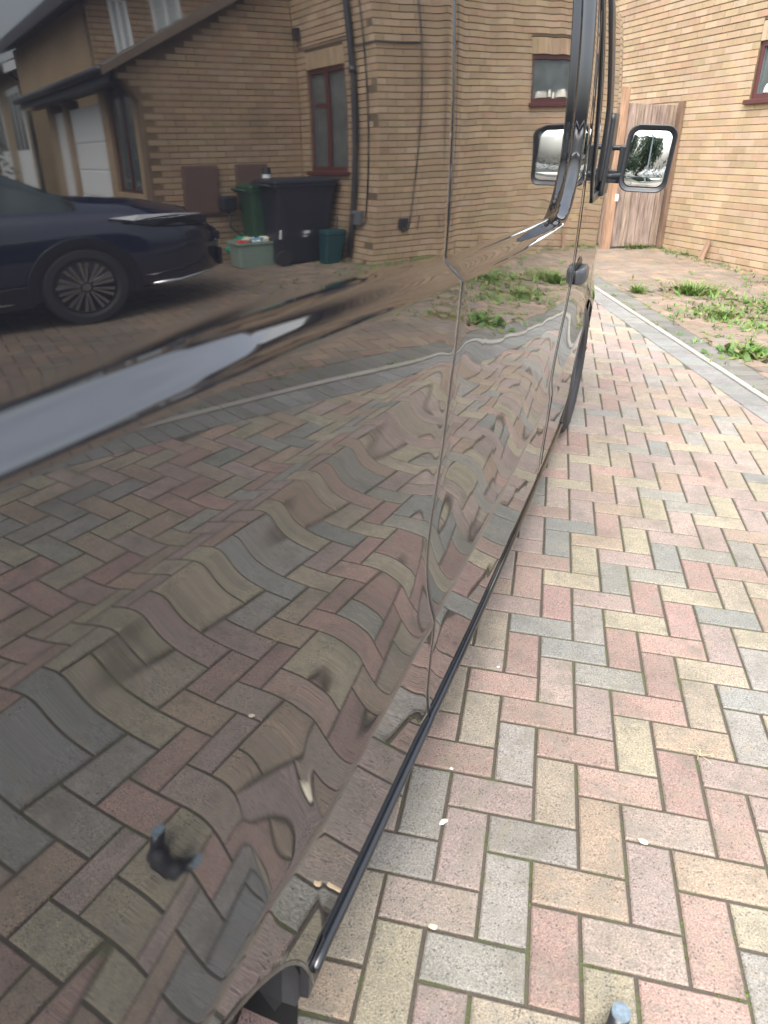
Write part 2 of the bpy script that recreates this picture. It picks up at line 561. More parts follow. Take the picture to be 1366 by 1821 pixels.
# old brown forecourt paving beyond the kerb, laid at 45 degrees to it
fore = thing('forecourt_paving', '', '', M_GROUND)
for k in ('label', 'category'): del fore[k]
fore['kind'] = 'structure'
ang = math.radians(-14.9 + 45)
ca, sa = math.cos(ang), math.sin(ang)
OUT = K0 + 0.03 + 0.2 + 0.004
fl = []
hp0, hp1 = w2g(h2w(0, 0)), w2g(h2w(4.1, 0))
hn = np.array([WN[0], WN[1]]); hx = np.array([-WD[0], -WD[1]])
h00 = hp0[:2]
def in_house(x, y):
    d = np.array([x, y]) - h00
    hx_, hy_ = float(d @ hx), float(d @ hn)
    return hy_ > (0.02 if hx_ < 4.1 else 1.77 if hx_ < 6.05 else 9)
for kind, a, v in herring(-110, 110, -110, 110):
    w, h = (1, 2) if kind == 'V' else (2, 1)
    cx0, cy0 = (a + w / 2) * .1 * 1.04, -(v + h / 2) * .1 * 1.04
    gx, gy = 3.5 + ca * cx0 - sa * cy0, 4.5 + sa * cx0 + ca * cy0
    if gx < -4 or gx > 9.5 or gy > 11.5 or gy < -3: continue
    if KN[0] * gx + KN[1] * gy < OUT - 0.12 or in_house(gx, gy): continue
    hw, hh = w * .052 - .004, h * .052 - .004
    q = [(gx + ca * sx * hw - sa * sy * hh, gy + sa * sx * hw + ca * sy * hh) for sx, sy in ((-1, -1), (1, -1), (1, 1), (-1, 1))]
    q = clip_poly(q, (-KN[0], -KN[1]), -OUT)
    if len(q) < 3 or abs(area(q)) < 0.002: continue
    p = g2w(gx, gy) - CAM; zc = p @ FW
    sx = 683 + 1275 * (p @ RW) / max(zc, .1)
    vis = zc > .2 and 1040 < sx < 1400
    fl.append((not vis, float(p @ p), q))
fl.sort(key=lambda t: (t[0], t[1]))
FP = [(0.175, 0.135, 0.098), (0.16, 0.128, 0.095), (0.19, 0.142, 0.102), (0.155, 0.128, 0.102), (0.195, 0.14, 0.10)]
frest = MB()
for i, (off, d2, q) in enumerate(fl):
    sink = rng.uniform(-.002, .002)
    args = (q, sink, 0.03, 0.005, jcol(rng.choice(FP), 0.14))
    tl = (rng.uniform(-.012, .012), rng.uniform(-.012, .012))
    if i < 300 and not off:
        mb = MB(); block(mb, *args, tilt=tl); build('paver', mb, M_PAVER_OLD, fore)
    else:
        block(frest, *args, tilt=tl)
build('paver_field', frest, M_PAVER_OLD, fore, kind='stuff')

# far ground: one big sheet under everything
M_ASPH = masonry_mat('road_surface', 90, 0.7, 1.3, 2, 0.8, 0.9, 0.3, 0.004, (0.12, 0.115, 0.1), 0.4)
gr = MB()
gr.poly([(-900, -900, -0.045), (900, -900, -0.045), (900, 900, -0.045), (-900, 900, -0.045)], (0.22, 0.21, 0.195))
link('ground', gr.mesh('ground', M_ASPH), None, M_GROUND, 'structure')

# ------------------------------------------------------------------ brick house
house = thing('brick_house', 'buff brick house with brown framed windows and a lean-to roof', 'house', M_HOUSE)
BR = [(0.335, 0.242, 0.145), (0.325, 0.232, 0.138), (0.345, 0.252, 0.158), (0.305, 0.220, 0.133), (0.330, 0.232, 0.148), (0.290, 0.212, 0.127), (0.35, 0.26, 0.172), (0.32, 0.216, 0.135)]
COURSE, PITCH = 0.075, 0.225
indiv_left = [300]
bk_var = {}
def brick_mesh(L_, k):
    key = (round(L_, 3), k)
    if key not in bk_var:
        mb = MB()
        d = rng.uniform(-0.0015, 0.0015)
        x1, z1, ch = L_ - 0.0028, COURSE - 0.0065, 0.003
        pts = [(0.0, 0.0), (x1, 0.0), (x1, z1), (0.0, z1)]
        q = inset(pts, ch)
        v = [(p[0], 0.02, p[1]) for p in pts] + [(p[0], d + ch, p[1]) for p in pts] + [(p[0], d, p[1]) for p in q]
        f = [(8, 9, 10, 11)]
        for i in range(4):
            j = (i + 1) % 4
            f += [(i, j, 4 + j, 4 + i), (4 + i, 4 + j, 8 + j, 8 + i)]
        mb.add(v, f, jcol(rng.choice(BR), 0.05))
        bk_var[key] = mb.mesh('brick', M_BRICK)
    return bk_var[key]

def brick_wall(x0, x1, z0, z1, M, holes=(), inside=None, pick=None, core_depth=0.2, soldiers=()):
    """a brick skin in the local xz plane, face towards -y; M places it in the house frame"""
    st = MB()
    nz = int(math.ceil((z1 - z0) / COURSE))
    for r in range(nz):
        z = z0 + r * COURSE
        if z + COURSE > z1 + 0.02: break
        x = x0 - (PITCH / 2 if r % 2 else 0)
        while x < x1 - 0.01:
            a, b_ = max(x, x0), min(x + PITCH, x1)
            x += PITCH
            segs = [(a, b_)]
            for hx0, hx1, hz0, hz1 in holes:
                if z + COURSE * .5 > hz0 and z + COURSE * .5 < hz1:
                    ns = []
                    for s0, s1 in segs:
                        if s1 <= hx0 or s0 >= hx1: ns.append((s0, s1)); continue
                        if s0 < hx0: ns.append((s0, hx0))
                        if s1 > hx1: ns.append((hx1, s1))
                    segs = ns
            for s0, s1 in segs:
                if s1 - s0 < 0.03: continue
                if inside and not (inside(s0, z + COURSE) and inside(s1, z + COURSE)): continue
                T = Matrix.Translation((s0, 0, z))
                if pick and indiv_left[0] > 0 and pick((s0 + s1) / 2, z):
                    me = brick_mesh(s1 - s0, rng.randrange(14))
                    link('brick', me, house, M @ T)
                    indiv_left[0] -= 1
                else:
                    L_ = s1 - s0
                    d = rng.uniform(-0.0015, 0.0015); ch = 0.003
                    pts = [(s0, z), (s1 - .0028, z), (s1 - .0028, z + COURSE - .0065), (s0, z + COURSE - .0065)]
                    q = inset(pts, ch)
                    v = [(p[0], 0.02, p[1]) for p in pts] + [(p[0], d, p[1]) for p in q]
                    st.add([tuple(M @ Vector(p)) for p in v], [(4, 5, 6, 7), (0, 1, 5, 4), (1, 2, 6, 5), (2, 3, 7, 6), (3, 0, 4, 7)], jcol(rng.choice(BR), 0.06))
    for sx0, sx1, sz0, sz1 in soldiers:
        n = max(1, round((sx1 - sx0) / 0.075)); w = (sx1 - sx0) / n
        for i in range(n):
            pts = [(sx0 + i * w + .001, sz0), (sx0 + (i + 1) * w - .004, sz0), (sx0 + (i + 1) * w - .004, sz1 - .008), (sx0 + i * w + .001, sz1 - .008)]
            q = inset(pts, .003)
            v = [(p[0], 0.02, p[1]) for p in pts] + [(p[0], 0.0, p[1]) for p in q]
            st.add([tuple(M @ Vector(p)) for p in v], [(4, 5, 6, 7), (0, 1, 5, 4), (1, 2, 6, 5), (2, 3, 7, 6), (3, 0, 4, 7)], jcol(rng.choice(BR), 0.08))
    build('brickwork', st, M_BRICK, house, kind='stuff')
    # mortar core as horizontal strips around the holes
    core = MB(); mc = (0.125, 0.09, 0.052)
    zs = sorted({z0, z1} | {h[2] for h in holes} | {h[3] for h in holes})
    for za, zb in zip(zs, zs[1:]):
        zm = (za + zb) / 2
        segs = [(x0, x1)]
        for hx0, hx1, hz0, hz1 in holes:
            if hz0 <= zm <= hz1:
                segs = [s for s0, s1 in segs for s in ((s0, hx0), (hx1, s1)) if s[1] > s[0]] if True else segs
        if inside:
            continue
        for s0, s1 in segs:
            core.box(s0 + .001, s1 - .001, 0.0075, core_depth, za, zb, mc)
    if not inside:
        build('mortar', core, M_MORTAR, house, M)

GROUND_SINK = -0.38
# long wall (wall with the small window)
WINA = (1.18, 2.02, 1.90, 2.465)
def pickA(x, z):
    return 0.0 < x < 2.35 and 0.1 < z < 2.9
brick_wall(-4.0, 4.1, 0.07 - 6 * COURSE, 4.6, Matrix.Identity(4), holes=[(WINA[0], WINA[1], WINA[2], WINA[3] + 0.2)],
           pick=pickA, soldiers=[(WINA[0], WINA[1], WINA[3], WINA[3] + 0.2)])
# short return wall with the tall window: local x runs into the house
M_B = Matrix.Translation((4.1, 0, 0)) @ Matrix.Rotation(math.pi / 2, 4, 'Z')
WINB = (0.64, 1.52, 1.14, 2.38)
brick_wall(0.003, 1.75, 0.07 - 6 * COURSE, 4.6, M_B, holes=[(WINB[0], WINB[1], WINB[2], WINB[3] + 0.215)], soldiers=[(WINB[0], WINB[1], WINB[3], WINB[3] + 0.215)])
# lean-to gable, parallel to the long wall
def under_verge(x, z):
    zt = 3.56 - (x - 4.1) * 0.546
    if z > zt - 0.03: return False
    lim = 6.05 if z < 2.02 else 6.05 + min(0.2, (z - 2.02) * 0.6)
    return x <= lim + 0.02
M_C = Matrix.Translation((0, 1.75, 0))
brick_wall(4.105, 6.3, 0.07 - 6 * COURSE, 3.62, M_C, inside=under_verge)
core = MB()
pg = [(4.1, -.3), (6.045, -.3), (6.045, 2.0), (6.23, 2.3), (6.23, 2.40), (4.1, 3.56)]
core.add([(x, 1.7575, z) for x, z in pg] + [(x, 1.95, z) for x, z in pg], [tuple(range(6)), tuple(reversed(range(6, 12)))] + [((i + 1) % 6, i, 6 + i, 6 + (i + 1) % 6) for i in range(6)], (0.16, 0.11, 0.065))
build('mortar', core, M_MORTAR, house)
# side wall of the lean-to with door, looking along +x
dm = MB()
YB = (0.30, 0.215, 0.125)
dm.box(5.85, 6.04, 1.95, 2.1, -.3, 2.25, YB)
dm.box(5.85, 6.04, 3.15, 3.45, -.3, 2.25, YB)
dm.box(5.85, 6.04, 5.35, 5.6, -.3, 2.25, YB)
dm.box(5.85, 6.04, 6.4, 6.7, -.3, 2.25, YB)
dm.box(5.85, 6.04, 2.1, 3.15, -.3, 0.9, YB)
build('brick_pier', dm, M_BRICK, house)
dk = MB(); dk.box(5.9, 5.98, 2.1, 3.15, 0.92, 2.22); w2_ = build('window', dk, M_PANE, house)
fr = MB()
for a_, b_ in ((2.1, 2.16), (2.6, 2.66), (3.09, 3.15)): fr.box(5.9, 6.0, a_, b_, 0.9, 2.24)
fr.box(5.9, 6.0, 2.1, 3.15, 0.88, 0.94)
build('frame', fr, M_UPVC, w2_)
gd = MB(); gd.box(5.9, 5.99, 3.46, 5.34, -.2, 2.1, (0.8, 0.8, 0.8)); door = build('door', gd, M_WHITE, house)
for i in range(5):
    m_ = MB(); m_.box(5.991, 6.003, 3.52, 5.28, 0.0 + i * .4, 0.36 + i * .4); build('panel', m_, M_WHITE, door)
gd = MB(); gd.box(5.9, 5.99, 5.61, 6.39, -.2, 2.1); build('door', gd, M_WHITE, house)
# lean-to roof with tile courses, fascia and verge
M_TILE = attr_mat('roof_tile', 0.85, 20, 0.3, 0.3)
rf = MB()
sl = 0.546
for k in range(9):
    xa, xb = 6.42 - k * 0.265, 6.42 - (k + 1) * 0.265
    za, zb = 2.40 - (xa - 6.25) * sl, 2.40 - (xb - 6.25) * sl
    y = 1.66
    while y < 7.0:
        y2 = y + 0.3
        c_ = jcol((0.13, 0.115, 0.1), 0.2)
        rf.add([(xa, y + .003, za + .035), (xa, y2 - .003, za + .035), (xb - .05, y2 - .003, zb + .045), (xb - .05, y + .003, zb + .045),
                (xa, y + .003, za), (xa, y2 - .003, za), (xb, y2 - .003, zb), (xb, y + .003, zb)],
               [(0, 1, 2, 3), (4, 5, 1, 0), (7, 4, 0, 3), (5, 6, 2, 1), (7, 6, 5, 4)], c_)
        y = y2
roof1 = build('roof', rf, M_TILE, house, kind='stuff')
fa = MB(); fa.box(6.33, 6.36, 1.7, 7.0, 2.2, 2.37); fa.box(6.04, 6.33, 1.96, 7.0, 2.235, 2.25)
build('fascia', fa, plain('dark_fascia', (0.02, 0.022, 0.03), 0.5), house)
gt = MB(); gt.tube([(6.42, 1.64, 2.33), (6.42, 7.0, 2.33)], 0.05, 10); build('gutter', gt, M_BLACK, house, smooth=True)
vg = MB()
vg.add([(6.42, 1.63, 2.27), (4.1, 1.63, 2.27 + 2.32 * sl), (4.1, 1.63, 2.40 + 2.32 * sl), (6.42, 1.63, 2.36),
        (6.42, 1.7, 2.27), (4.1, 1.7, 2.27 + 2.32 * sl), (4.1, 1.7, 2.40 + 2.32 * sl), (6.42, 1.7, 2.36)],
       [(0, 1, 2, 3), (7, 6, 5, 4), (0, 3, 7, 4), (3, 2, 6, 7), (1, 0, 4, 5)], (0.16, 0.12, 0.09))
build('verge', vg, M_CONC, house)
# upper storey set back behind the lean-to
def under_up(x, z): return z < 3.42 + (5.95 - x) * 0.42
M_U = Matrix.Translation((0, 3.6, 0))
brick_wall(4.1, 5.95, 2.3, 4.3, M_U, holes=[(4.72, 5.12, 2.9, 3.75), (5.42, 5.66, 2.75, 3.45)], inside=under_up)
co = MB()
for (a_, b_, za, zb) in ((4.1, 4.72, 2.3, 4.15), (4.72, 5.12, 2.3, 2.9), (4.72, 5.12, 3.75, 3.9), (5.12, 5.42, 2.3, 3.62), (5.42, 5.66, 2.3, 2.75), (5.66, 5.94, 2.3, 3.38)):
    co.box(a_, b_, 3.61, 3.8, za, zb, (0.16, 0.11, 0.065))
build('mortar', co, M_MORTAR, house)
for (a_, b_, za, zb) in ((4.72, 5.12, 2.9, 3.75), (5.42, 5.66, 2.75, 3.45)):
    wv = thing('window', '', ''); 
    for k in ('label', 'category'): del wv[k]
    wv.parent = house
    m_ = MB(); m_.box(a_ + .02, b_ - .02, 3.64, 3.66, za + .02, zb - .02); build('pane', m_, plain('net_curtain_glass', (0.45, 0.5, 0.5), 0.15), wv)
    m_ = MB()
    for q in (a_, (a_ + b_) / 2 - .02, b_ - .045): m_.box(q, q + .045, 3.61, 3.68, za, zb)
    for q in (za, zb - .05): m_.box(a_, b_, 3.612, 3.678, q, q + .05)
    build('frame', m_, M_WHITE, wv)
ur = MB()
ur.add([(6.25, 3.35, 3.30), (4.0, 3.35, 4.25), (4.0, 9, 4.25), (6.25, 9, 3.30), (6.25, 3.35, 3.48), (4.0, 3.35, 4.43), (4.0, 9, 4.43), (6.25, 9, 3.48)],
       [(3, 2, 1, 0), (4, 5, 6, 7), (0, 1, 5, 4), (3, 0, 4, 7), (2, 3, 7, 6), (1, 2, 6, 5)], (0.05, 0.05, 0.06))
build('roof', ur, M_TILE, house)
uw = MB(); uw.box(5.75, 5.95, 3.8, 9, 2.3, 3.4, YB); build('wall', uw, M_BRICK, house)
# main roof: low pitch over the long wall
mr = MB()
mr.add([(-4.3, -.35, 4.55), (4.4, -.35, 4.55), (4.4, 4, 5.3), (-4.3, 4, 5.3), (4.4, 8.3, 4.55), (-4.3, 8.3, 4.55),
        (-4.3, -.35, 4.7), (4.4, -.35, 4.7), (4.4, 4, 5.45), (-4.3, 4, 5.45), (4.4, 8.3, 4.7), (-4.3, 8.3, 4.7)],
       [(6, 7, 8, 9), (9, 8, 10, 11), (1, 0, 3, 2), (2, 3, 5, 4), (0, 1, 7, 6), (4, 5, 11, 10), (1, 2, 8, 7), (2, 4, 10, 8), (3, 0, 6, 9), (5, 3, 9, 11)], (0.12, 0.1, 0.09))
build('roof', mr, M_TILE, house)
mw_ = MB()
mw_.box(3.9, 4.09, 1.76, 8.0, -.3, 4.6, YB); mw_.box(-3.99, -3.8, .3, 8, -.3, 4.6, YB); mw_.box(-3.79, 3.89, 7.8, 8, -.3, 4.6, YB)
mw_.add([(4.095, -.2, 4.6), (4.095, 8.1, 4.6), (4.095, 4, 5.25), (3.9, -.2, 4.6), (3.9, 8.1, 4.6), (3.9, 4, 5.25)], [(0, 1, 2), (5, 4, 3), (0, 2, 5, 3), (2, 1, 4, 5)], YB)
build('wall', mw_, M_BRICK, house)
fs = MB(); fs.box(-4.3, 4.4, -.38, -.355, 4.5, 4.7); build('fascia', fs, M_WHITE, house)

# dark damp-proof line
dp = MB()
dp.box(-.02, 4.104, -.004, .012, .367, .374); dp.box(4.092, 4.105, -.004, 1.74, .367, .374)
dp.box(4.108, 6.04, 1.744, 1.76, .366, .376)
build('damp_course', dp, plain('damp_course_felt', (0.10, 0.07, 0.045), 0.8), house)

def casement(x0, x1, z0, z1, M, mull, transom=None, sill=True):
    wv = bpy.data.objects.new('window', None); COL.objects.link(wv); wv.parent = house; wv.matrix_local = M
    f = MB(); w = 0.055
    f.box(x0, x0 + w, .025, .085, z0, z1); f.box(x1 - w, x1, .025, .085, z0, z1)
    f.box(x0 + w, x1 - w, .026, .084, z0, z0 + w); f.box(x0 + w, x1 - w, .026, .084, z1 - w, z1)
    for m_ in mull: f.box(m_ - .035, m_ + .035, .02, .083, z0 + w, z1 - w)
    if transom: f.box(x0 + w, mull[0] - .035, .022, .082, transom - .03, transom + .03)
    build('frame', f, M_UPVC, wv, bevel=.004)
    p = MB(); p.box(x0 + w, x1 - w, .055, .06, z0 + w, z1 - w); build('pane', p, M_PANE, wv)
    be = MB()
    for q0, q1 in ((x0 + w, x0 + w + .012), (x1 - w - .012, x1 - w)):
        be = MB(); be.box(q0, q1, .04, .054, z0 + w, z1 - w); build('bead', be, M_GREYPL, wv)
    if sill:
        s = MB(); s.box(x0 - .045, x1 + .045, -.045, .09, z0 - .05, z0 - .002); build('sill', s, M_UPVC, wv, bevel=.005)
    cu = MB()
    n = 26
    for i in range(n):
        a_ = x0 + .06 + (x1 - x0 - .12) * i / n; b_ = x0 + .06 + (x1 - x0 - .12) * (i + 1) / n
        d1, d2 = .1 + .012 * math.sin(i * 2.1), .1 + .012 * math.sin((i + 1) * 2.1)
        cu.poly([(a_, d1, z0 + .05), (b_, d2, z0 + .05), (b_, d2, z1 - .05), (a_, d1, z1 - .05)], jcol((0.5, 0.52, 0.5), 0.1))
    return wv
casement(*WINA, Matrix.Identity(4), [], None)
casement(*WINB, M_B, [(WINB[0] + WINB[1]) / 2 + .02], None)
# small top-light bar and ornaments behind the panes
tl = MB(); tl.box(4.0, 4.05, 1.1, 1.44, 1.92, 1.98); build('transom', tl, M_UPVC, house)
orn = MB()
for (x, z, r_) in ((1.38, 1.99, .035), (1.5, 2.0, .045), (1.62, 1.985, .03), (1.74, 2.0, .04), (1.84, 1.99, .03)):
    orn.tube([(x, .045, z - .03), (x, .045, z + .02), (x, .045, z + r_ + .02)], [r_, r_ * .8, r_ * .3], 8, jcol((0.4, 0.38, 0.33), .3))
build('windowsill_ornament', orn, attr_mat('ornament', 0.5), house, kind='stuff')

# pipes, wires and boxes
dpipe = MB(); dpipe.tube([(4.15, .43, .08), (4.15, .42, .5), (4.15, .40, 2.0), (4.15, .38, 3.2), (4.15, .38, 4.5)], .036, 12)
dpo = build('drainpipe', dpipe, M_BLACK, house, smooth=True)
for zc_ in (.6, 2.25, 3.9):
    m_ = MB(); m_.tube([(4.15, .40, zc_), (4.15, .40, zc_ + .07)], .045, 12); build('collar', m_, M_BLACK, dpo, smooth=True)
wi = MB()
wi.tube([(4.116, 1.63, 2.44 + .2), (4.116, .9, 2.65), (4.116, .46, 2.655)], .006, 6)
wi.tube([(4.116, .34, 2.52), (4.112, .02, 2.53), (4.1, -.014, 2.53), (3.9, -.012, 2.525), (3.62, -.012, 2.53)], .007, 6)
wi.tube([(3.6, -.012, 4.55), (3.6, -.012, 2.6), (3.615, -.012, 2.2), (3.63, -.012, 1.2), (3.64, -.012, .52), (3.66, -.02, .44), (3.72, -.02, .41), (3.75, -.012, .47)], .008, 6)
wi.tube([(3.5, -.012, .42), (3.5, -.012, .6)], .006, 6)
wi.tube([(4.12, .16, 4.55), (4.12, .18, 2.3), (4.12, .19, .55), (4.12, .24, .5), (4.12, .34, .5)], .009, 6)
build('cable', wi, M_BLACK, house, smooth=True)
m_ = MB(); m_.box(3.69, 3.79, -.05, -.001, .46, .58); build('socket_box', m_, M_BLACK, house, bevel=.006)
m_ = MB(); m_.box(4.112, 4.17, .25, .37, .5, .68); build('junction_box', m_, M_GREYPL, house, bevel=.008)
m_ = MB(); m_.box(4.112, 4.16, 1.55, 1.66, 2.74, 2.88); m_.tube([(4.13, 1.605, 2.74), (4.13, 1.605, 2.65)], .005, 6); build('sensor_box', m_, M_BLACK, house)
M_METER = plain('meter_box_brown', (0.11, 0.065, 0.05), 0.6)
for x0_, x1_, z0_, z1_ in ((5.25, 5.68, .62, 1.25), (4.61, 5.02, .7, 1.25)):
    m_ = MB(); m_.box(x0_, x1_, 1.70, 1.748, z0_, z1_); mb_o = build('meter_box', m_, M_METER, house, bevel=.01)
    m_ = MB(); m_.box(x0_ + .03, x1_ - .03, 1.692, 1.6985, z0_ + .03, z1_ - .03); build('lid', m_, M_METER, mb_o, bevel=.003)
m_ = MB(); m_.box(5.08, 5.28, 1.57, 1.69, .66, .86); ch = build('charger', m_, M_BLACK, house, bevel=.03)
m_ = MB(); m_.tube([(5.18, 1.62, .66), (5.17, 1.6, .45), (5.05, 1.55, .33), (4.9, 1.5, .36)], .012, 8); build('charger_cable', m_, M_BLACK, ch, smooth=True)

# ------------------------------------------------------------------ gate across the side passage
gate = thing('wooden_gate', 'weathered plank side gate with an orange post, behind the door mirror', 'gate', M_HOUSE)
ny = 6; yA, yB = -.80, -.09
for i in range(ny):
    ya = yA + (yB - yA) * i / ny; yb = yA + (yB - yA) * (i + 1) / ny
    m_ = MB(); v_ = rng.uniform(.75, 1.15)
    tz = 1.90 + rng.uniform(-.012, .012)
    m_.box(-.02 + rng.uniform(-.003, .003), .004 + rng.uniform(-.003, .003), ya + .003, yb - .003, .2, tz, (v_, v_ * rng.uniform(.93, 1.0), v_ * rng.uniform(.88, 1)))
    build('plank', m_, M_WOOD_OLD, gate, bevel=.003)
m_ = MB(); m_.box(-.04, .05, -.955, -.83, .1, 2.09, (1, 1, 1)); build('post', m_, M_WOOD_NEW, gate, bevel=.005)
m_ = MB(); m_.box(-.03, .055, -.062, -.008, .16, 1.94, (.5, .5, .5)); build('post', m_, M_WOOD_NEW, gate, bevel=.004)
for z_ in (.55, 1.65):
    m_ = MB(); m_.box(-.06, -.022, yA, yB, z_, z_ + .09, (.7, .7, .7)); build('rail', m_, M_WOOD_OLD, gate)
m_ = MB(); m_.tube([(.05, -.83, .78), (.05, -.83, .86)], .022, 10); build('latch', m_, M_WHITE, gate)
# passage fence continuing left of the gate, seen only as a sliver behind the van
fen = thing('boundary_fence', 'weathered board fence continuing left of the gate behind the van', 'fence', M_HOUSE)
for i in range(18):
    ya = -.96 - (i + 1) * .12
    m_ = MB(); v_ = rng.uniform(.6, 1.1)
    m_.box(-.02, .0, ya, ya + .114, .15, 1.8 + rng.uniform(-.01, .01), (v_, v_ * .95, v_ * .9)); build('plank', m_, M_WOOD_OLD, fen)
m_ = MB(); m_.box(-.06, -.022, -3.1, -.96, .5, .6, (.7, .7, .7)); build('rail', m_, M_WOOD_OLD, fen)

# stakes leaning on the wall foot
def stake(x, h, w, label, lean=.12):
    zg = house_ground(x, -.1)
    o = thing('wooden_stake', label, 'stake', M_HOUSE @ Matrix.Translation((x, -.1, zg)) @ Matrix.Rotation(-lean * 2.2, 4, 'X') @ Matrix.Rotation(lean * .6, 4, 'Y'), 'wooden stakes leaning along the foot of the long wall')
    m_ = MB()
    b_, t_ = w, w * .62
    m_.add([(-b_, -.012, -.01), (b_, -.012, -.01), (b_, .012, -.01), (-b_, .012, -.01), (-t_, -.01, h), (t_ * .7, -.01, h * .97), (t_ * .7, .01, h * .97), (-t_, .01, h)],
           [(3, 2, 1, 0), (4, 5, 6, 7), (0, 1, 5, 4), (1, 2, 6, 5), (2, 3, 7, 6), (3, 0, 4, 7)], (.85, .85, .9))
    build('board', m_, M_WOOD_NEW, o, bevel=.003)
stake(1.0, .25, .052, 'broken wooden stake leaning on the brick wall between the gate and the window')
stake(2.47, .22, .04, 'wooden stake at the wall foot, mirrored in the van just right of the panel gap')
stake(3.06, .2, .042, 'wooden stake at the wall foot, mirrored in the van just left of the panel gap')

# ------------------------------------------------------------------ van
van = thing('van', 'glossy black panel van parked on the drive, reflecting the house', 'van', M_VAN)

# slope dt/dz of the side below the crease, top to bottom: rear part (A) and forward part (B)
ZF = 1.045                                   # height of the narrow upper fold
ZA = np.array([1.6, 1.17, ZF + .03, ZF + .011, ZF, ZF - .014, ZF - .032, ZF - .06, .93, .90, .87, .83, .80, .78, .745, .705, .685, .66, .645, .625, .600, .593, .585, .57, .50, .40, .36, .31, .275, .25, .1])
SA = np.array([.015, .015, .005, .06, .075, .045, .010, -.008, -.012, -.006, .003, .006, -.004, -.018, -.042, -.107, -.137, -.170, -.190, -.208, -.222, -.14, .06, .05, .03, .02, .00, .02, .08, .12, .12])
ZB0_S = np.array([-1.2, -.3, 0, .21, .6, .96, 1.61, 2.3, 4.2]); ZB0 = np.array([1.24, 1.218, 1.204, 1.194, 1.174, 1.159, 1.148, 1.142, 1.12])
ZT0_S = np.array([-1.2, -.26, -.02, .11, .32, .61, 1.07, 1.6, 2.3, 4.2]); ZT0 = np.array([1.27, 1.257, 1.255, 1.249, 1.236, 1.210, 1.190, 1.172, 1.165, 1.14])
def zb_(s): return np.interp(s, ZB0_S, ZB0)
def zt_(s): return np.interp(s, ZT0_S, ZT0)
def u_(s): return np.interp(s, [-1.3, -.5, 0, .3, .6, .8, 1.0, 1.3, 1.6, 1.9, 2.2, 2.5, 2.8, 3.1, 4.2], [-.011, -.009, -.003, .0006, .0042, .0060, .0070, .0072, .0058, .0034, .0000, -.0042, -.0086, -.012, -.012])
def z_bot(s): return float(np.interp(s, [-.5, 1.2, 2.0, 2.7, 4.2], [.264, .252, .205, .130, .2]))
_S = np.arange(-1.3, 4.3, .01)
_Z = np.arange(.10, 1.3, .0015)
def _table():
    T = np.zeros((len(_S), len(_Z)))
    for i, s in enumerate(_S):
        k = min(max((s - .40) / .60, 0), 1); k = k * k * (3 - 2 * k)
        m = min(max((.03 - s) / .14, 0), 1)
        zz = ZA - .055 * (min(s, .6) - .6) * np.exp(-((ZA - ZF) / .05) ** 2) + .045 * m * np.clip((.82 - ZA) / .05, 0, 1) * (ZA > .45)
        ss = SA * np.where(np.abs(ZA - ZF) < .034, 1 - k, 1) * np.where((ZA > .59) & (ZA < .76), 1 + .28 * m, 1)
        sl_ = np.interp(_Z, zz[::-1], ss[::-1])
        w = 2; s1_ = np.convolve(np.pad(sl_, w, mode='edge'), np.ones(2 * w + 1) / (2 * w + 1), 'valid')
        for w in (9, 7):
            sl_ = np.convolve(np.pad(sl_, w, mode='edge'), np.ones(2 * w + 1) / (2 * w + 1), 'valid')
        m_k = np.clip((_Z - (.62 + .045 * m)) / .02, 0, 1); sl_ = s1_ * (1 - m_k) + sl_ * m_k
        t = np.concatenate([[0], np.cumsum((sl_[1:] + sl_[:-1]) / 2 * np.diff(_Z))])
        T[i] = t - np.interp(zb_(s), _Z, t) + u_(s)
    return T
_T = _table()
def low_t(S, Z):
    fs = np.clip((S - _S[0]) / .01, 0, len(_S) - 1.001); fz = np.clip((Z - _Z[0]) / .0015, 0, len(_Z) - 1.001)
    i = fs.astype(int); j = fz.astype(int); a = fs - i; b = fz - j
    return (_T[i, j] * (1 - a) + _T[i + 1, j] * a) * (1 - b) + (_T[i, j + 1] * (1 - a) + _T[i + 1, j + 1] * a) * b

def ledge_f(g):
    return (g ** 3 - 2 * g ** 2 + g) * .45 + (3 * g ** 2 - 2 * g ** 3)

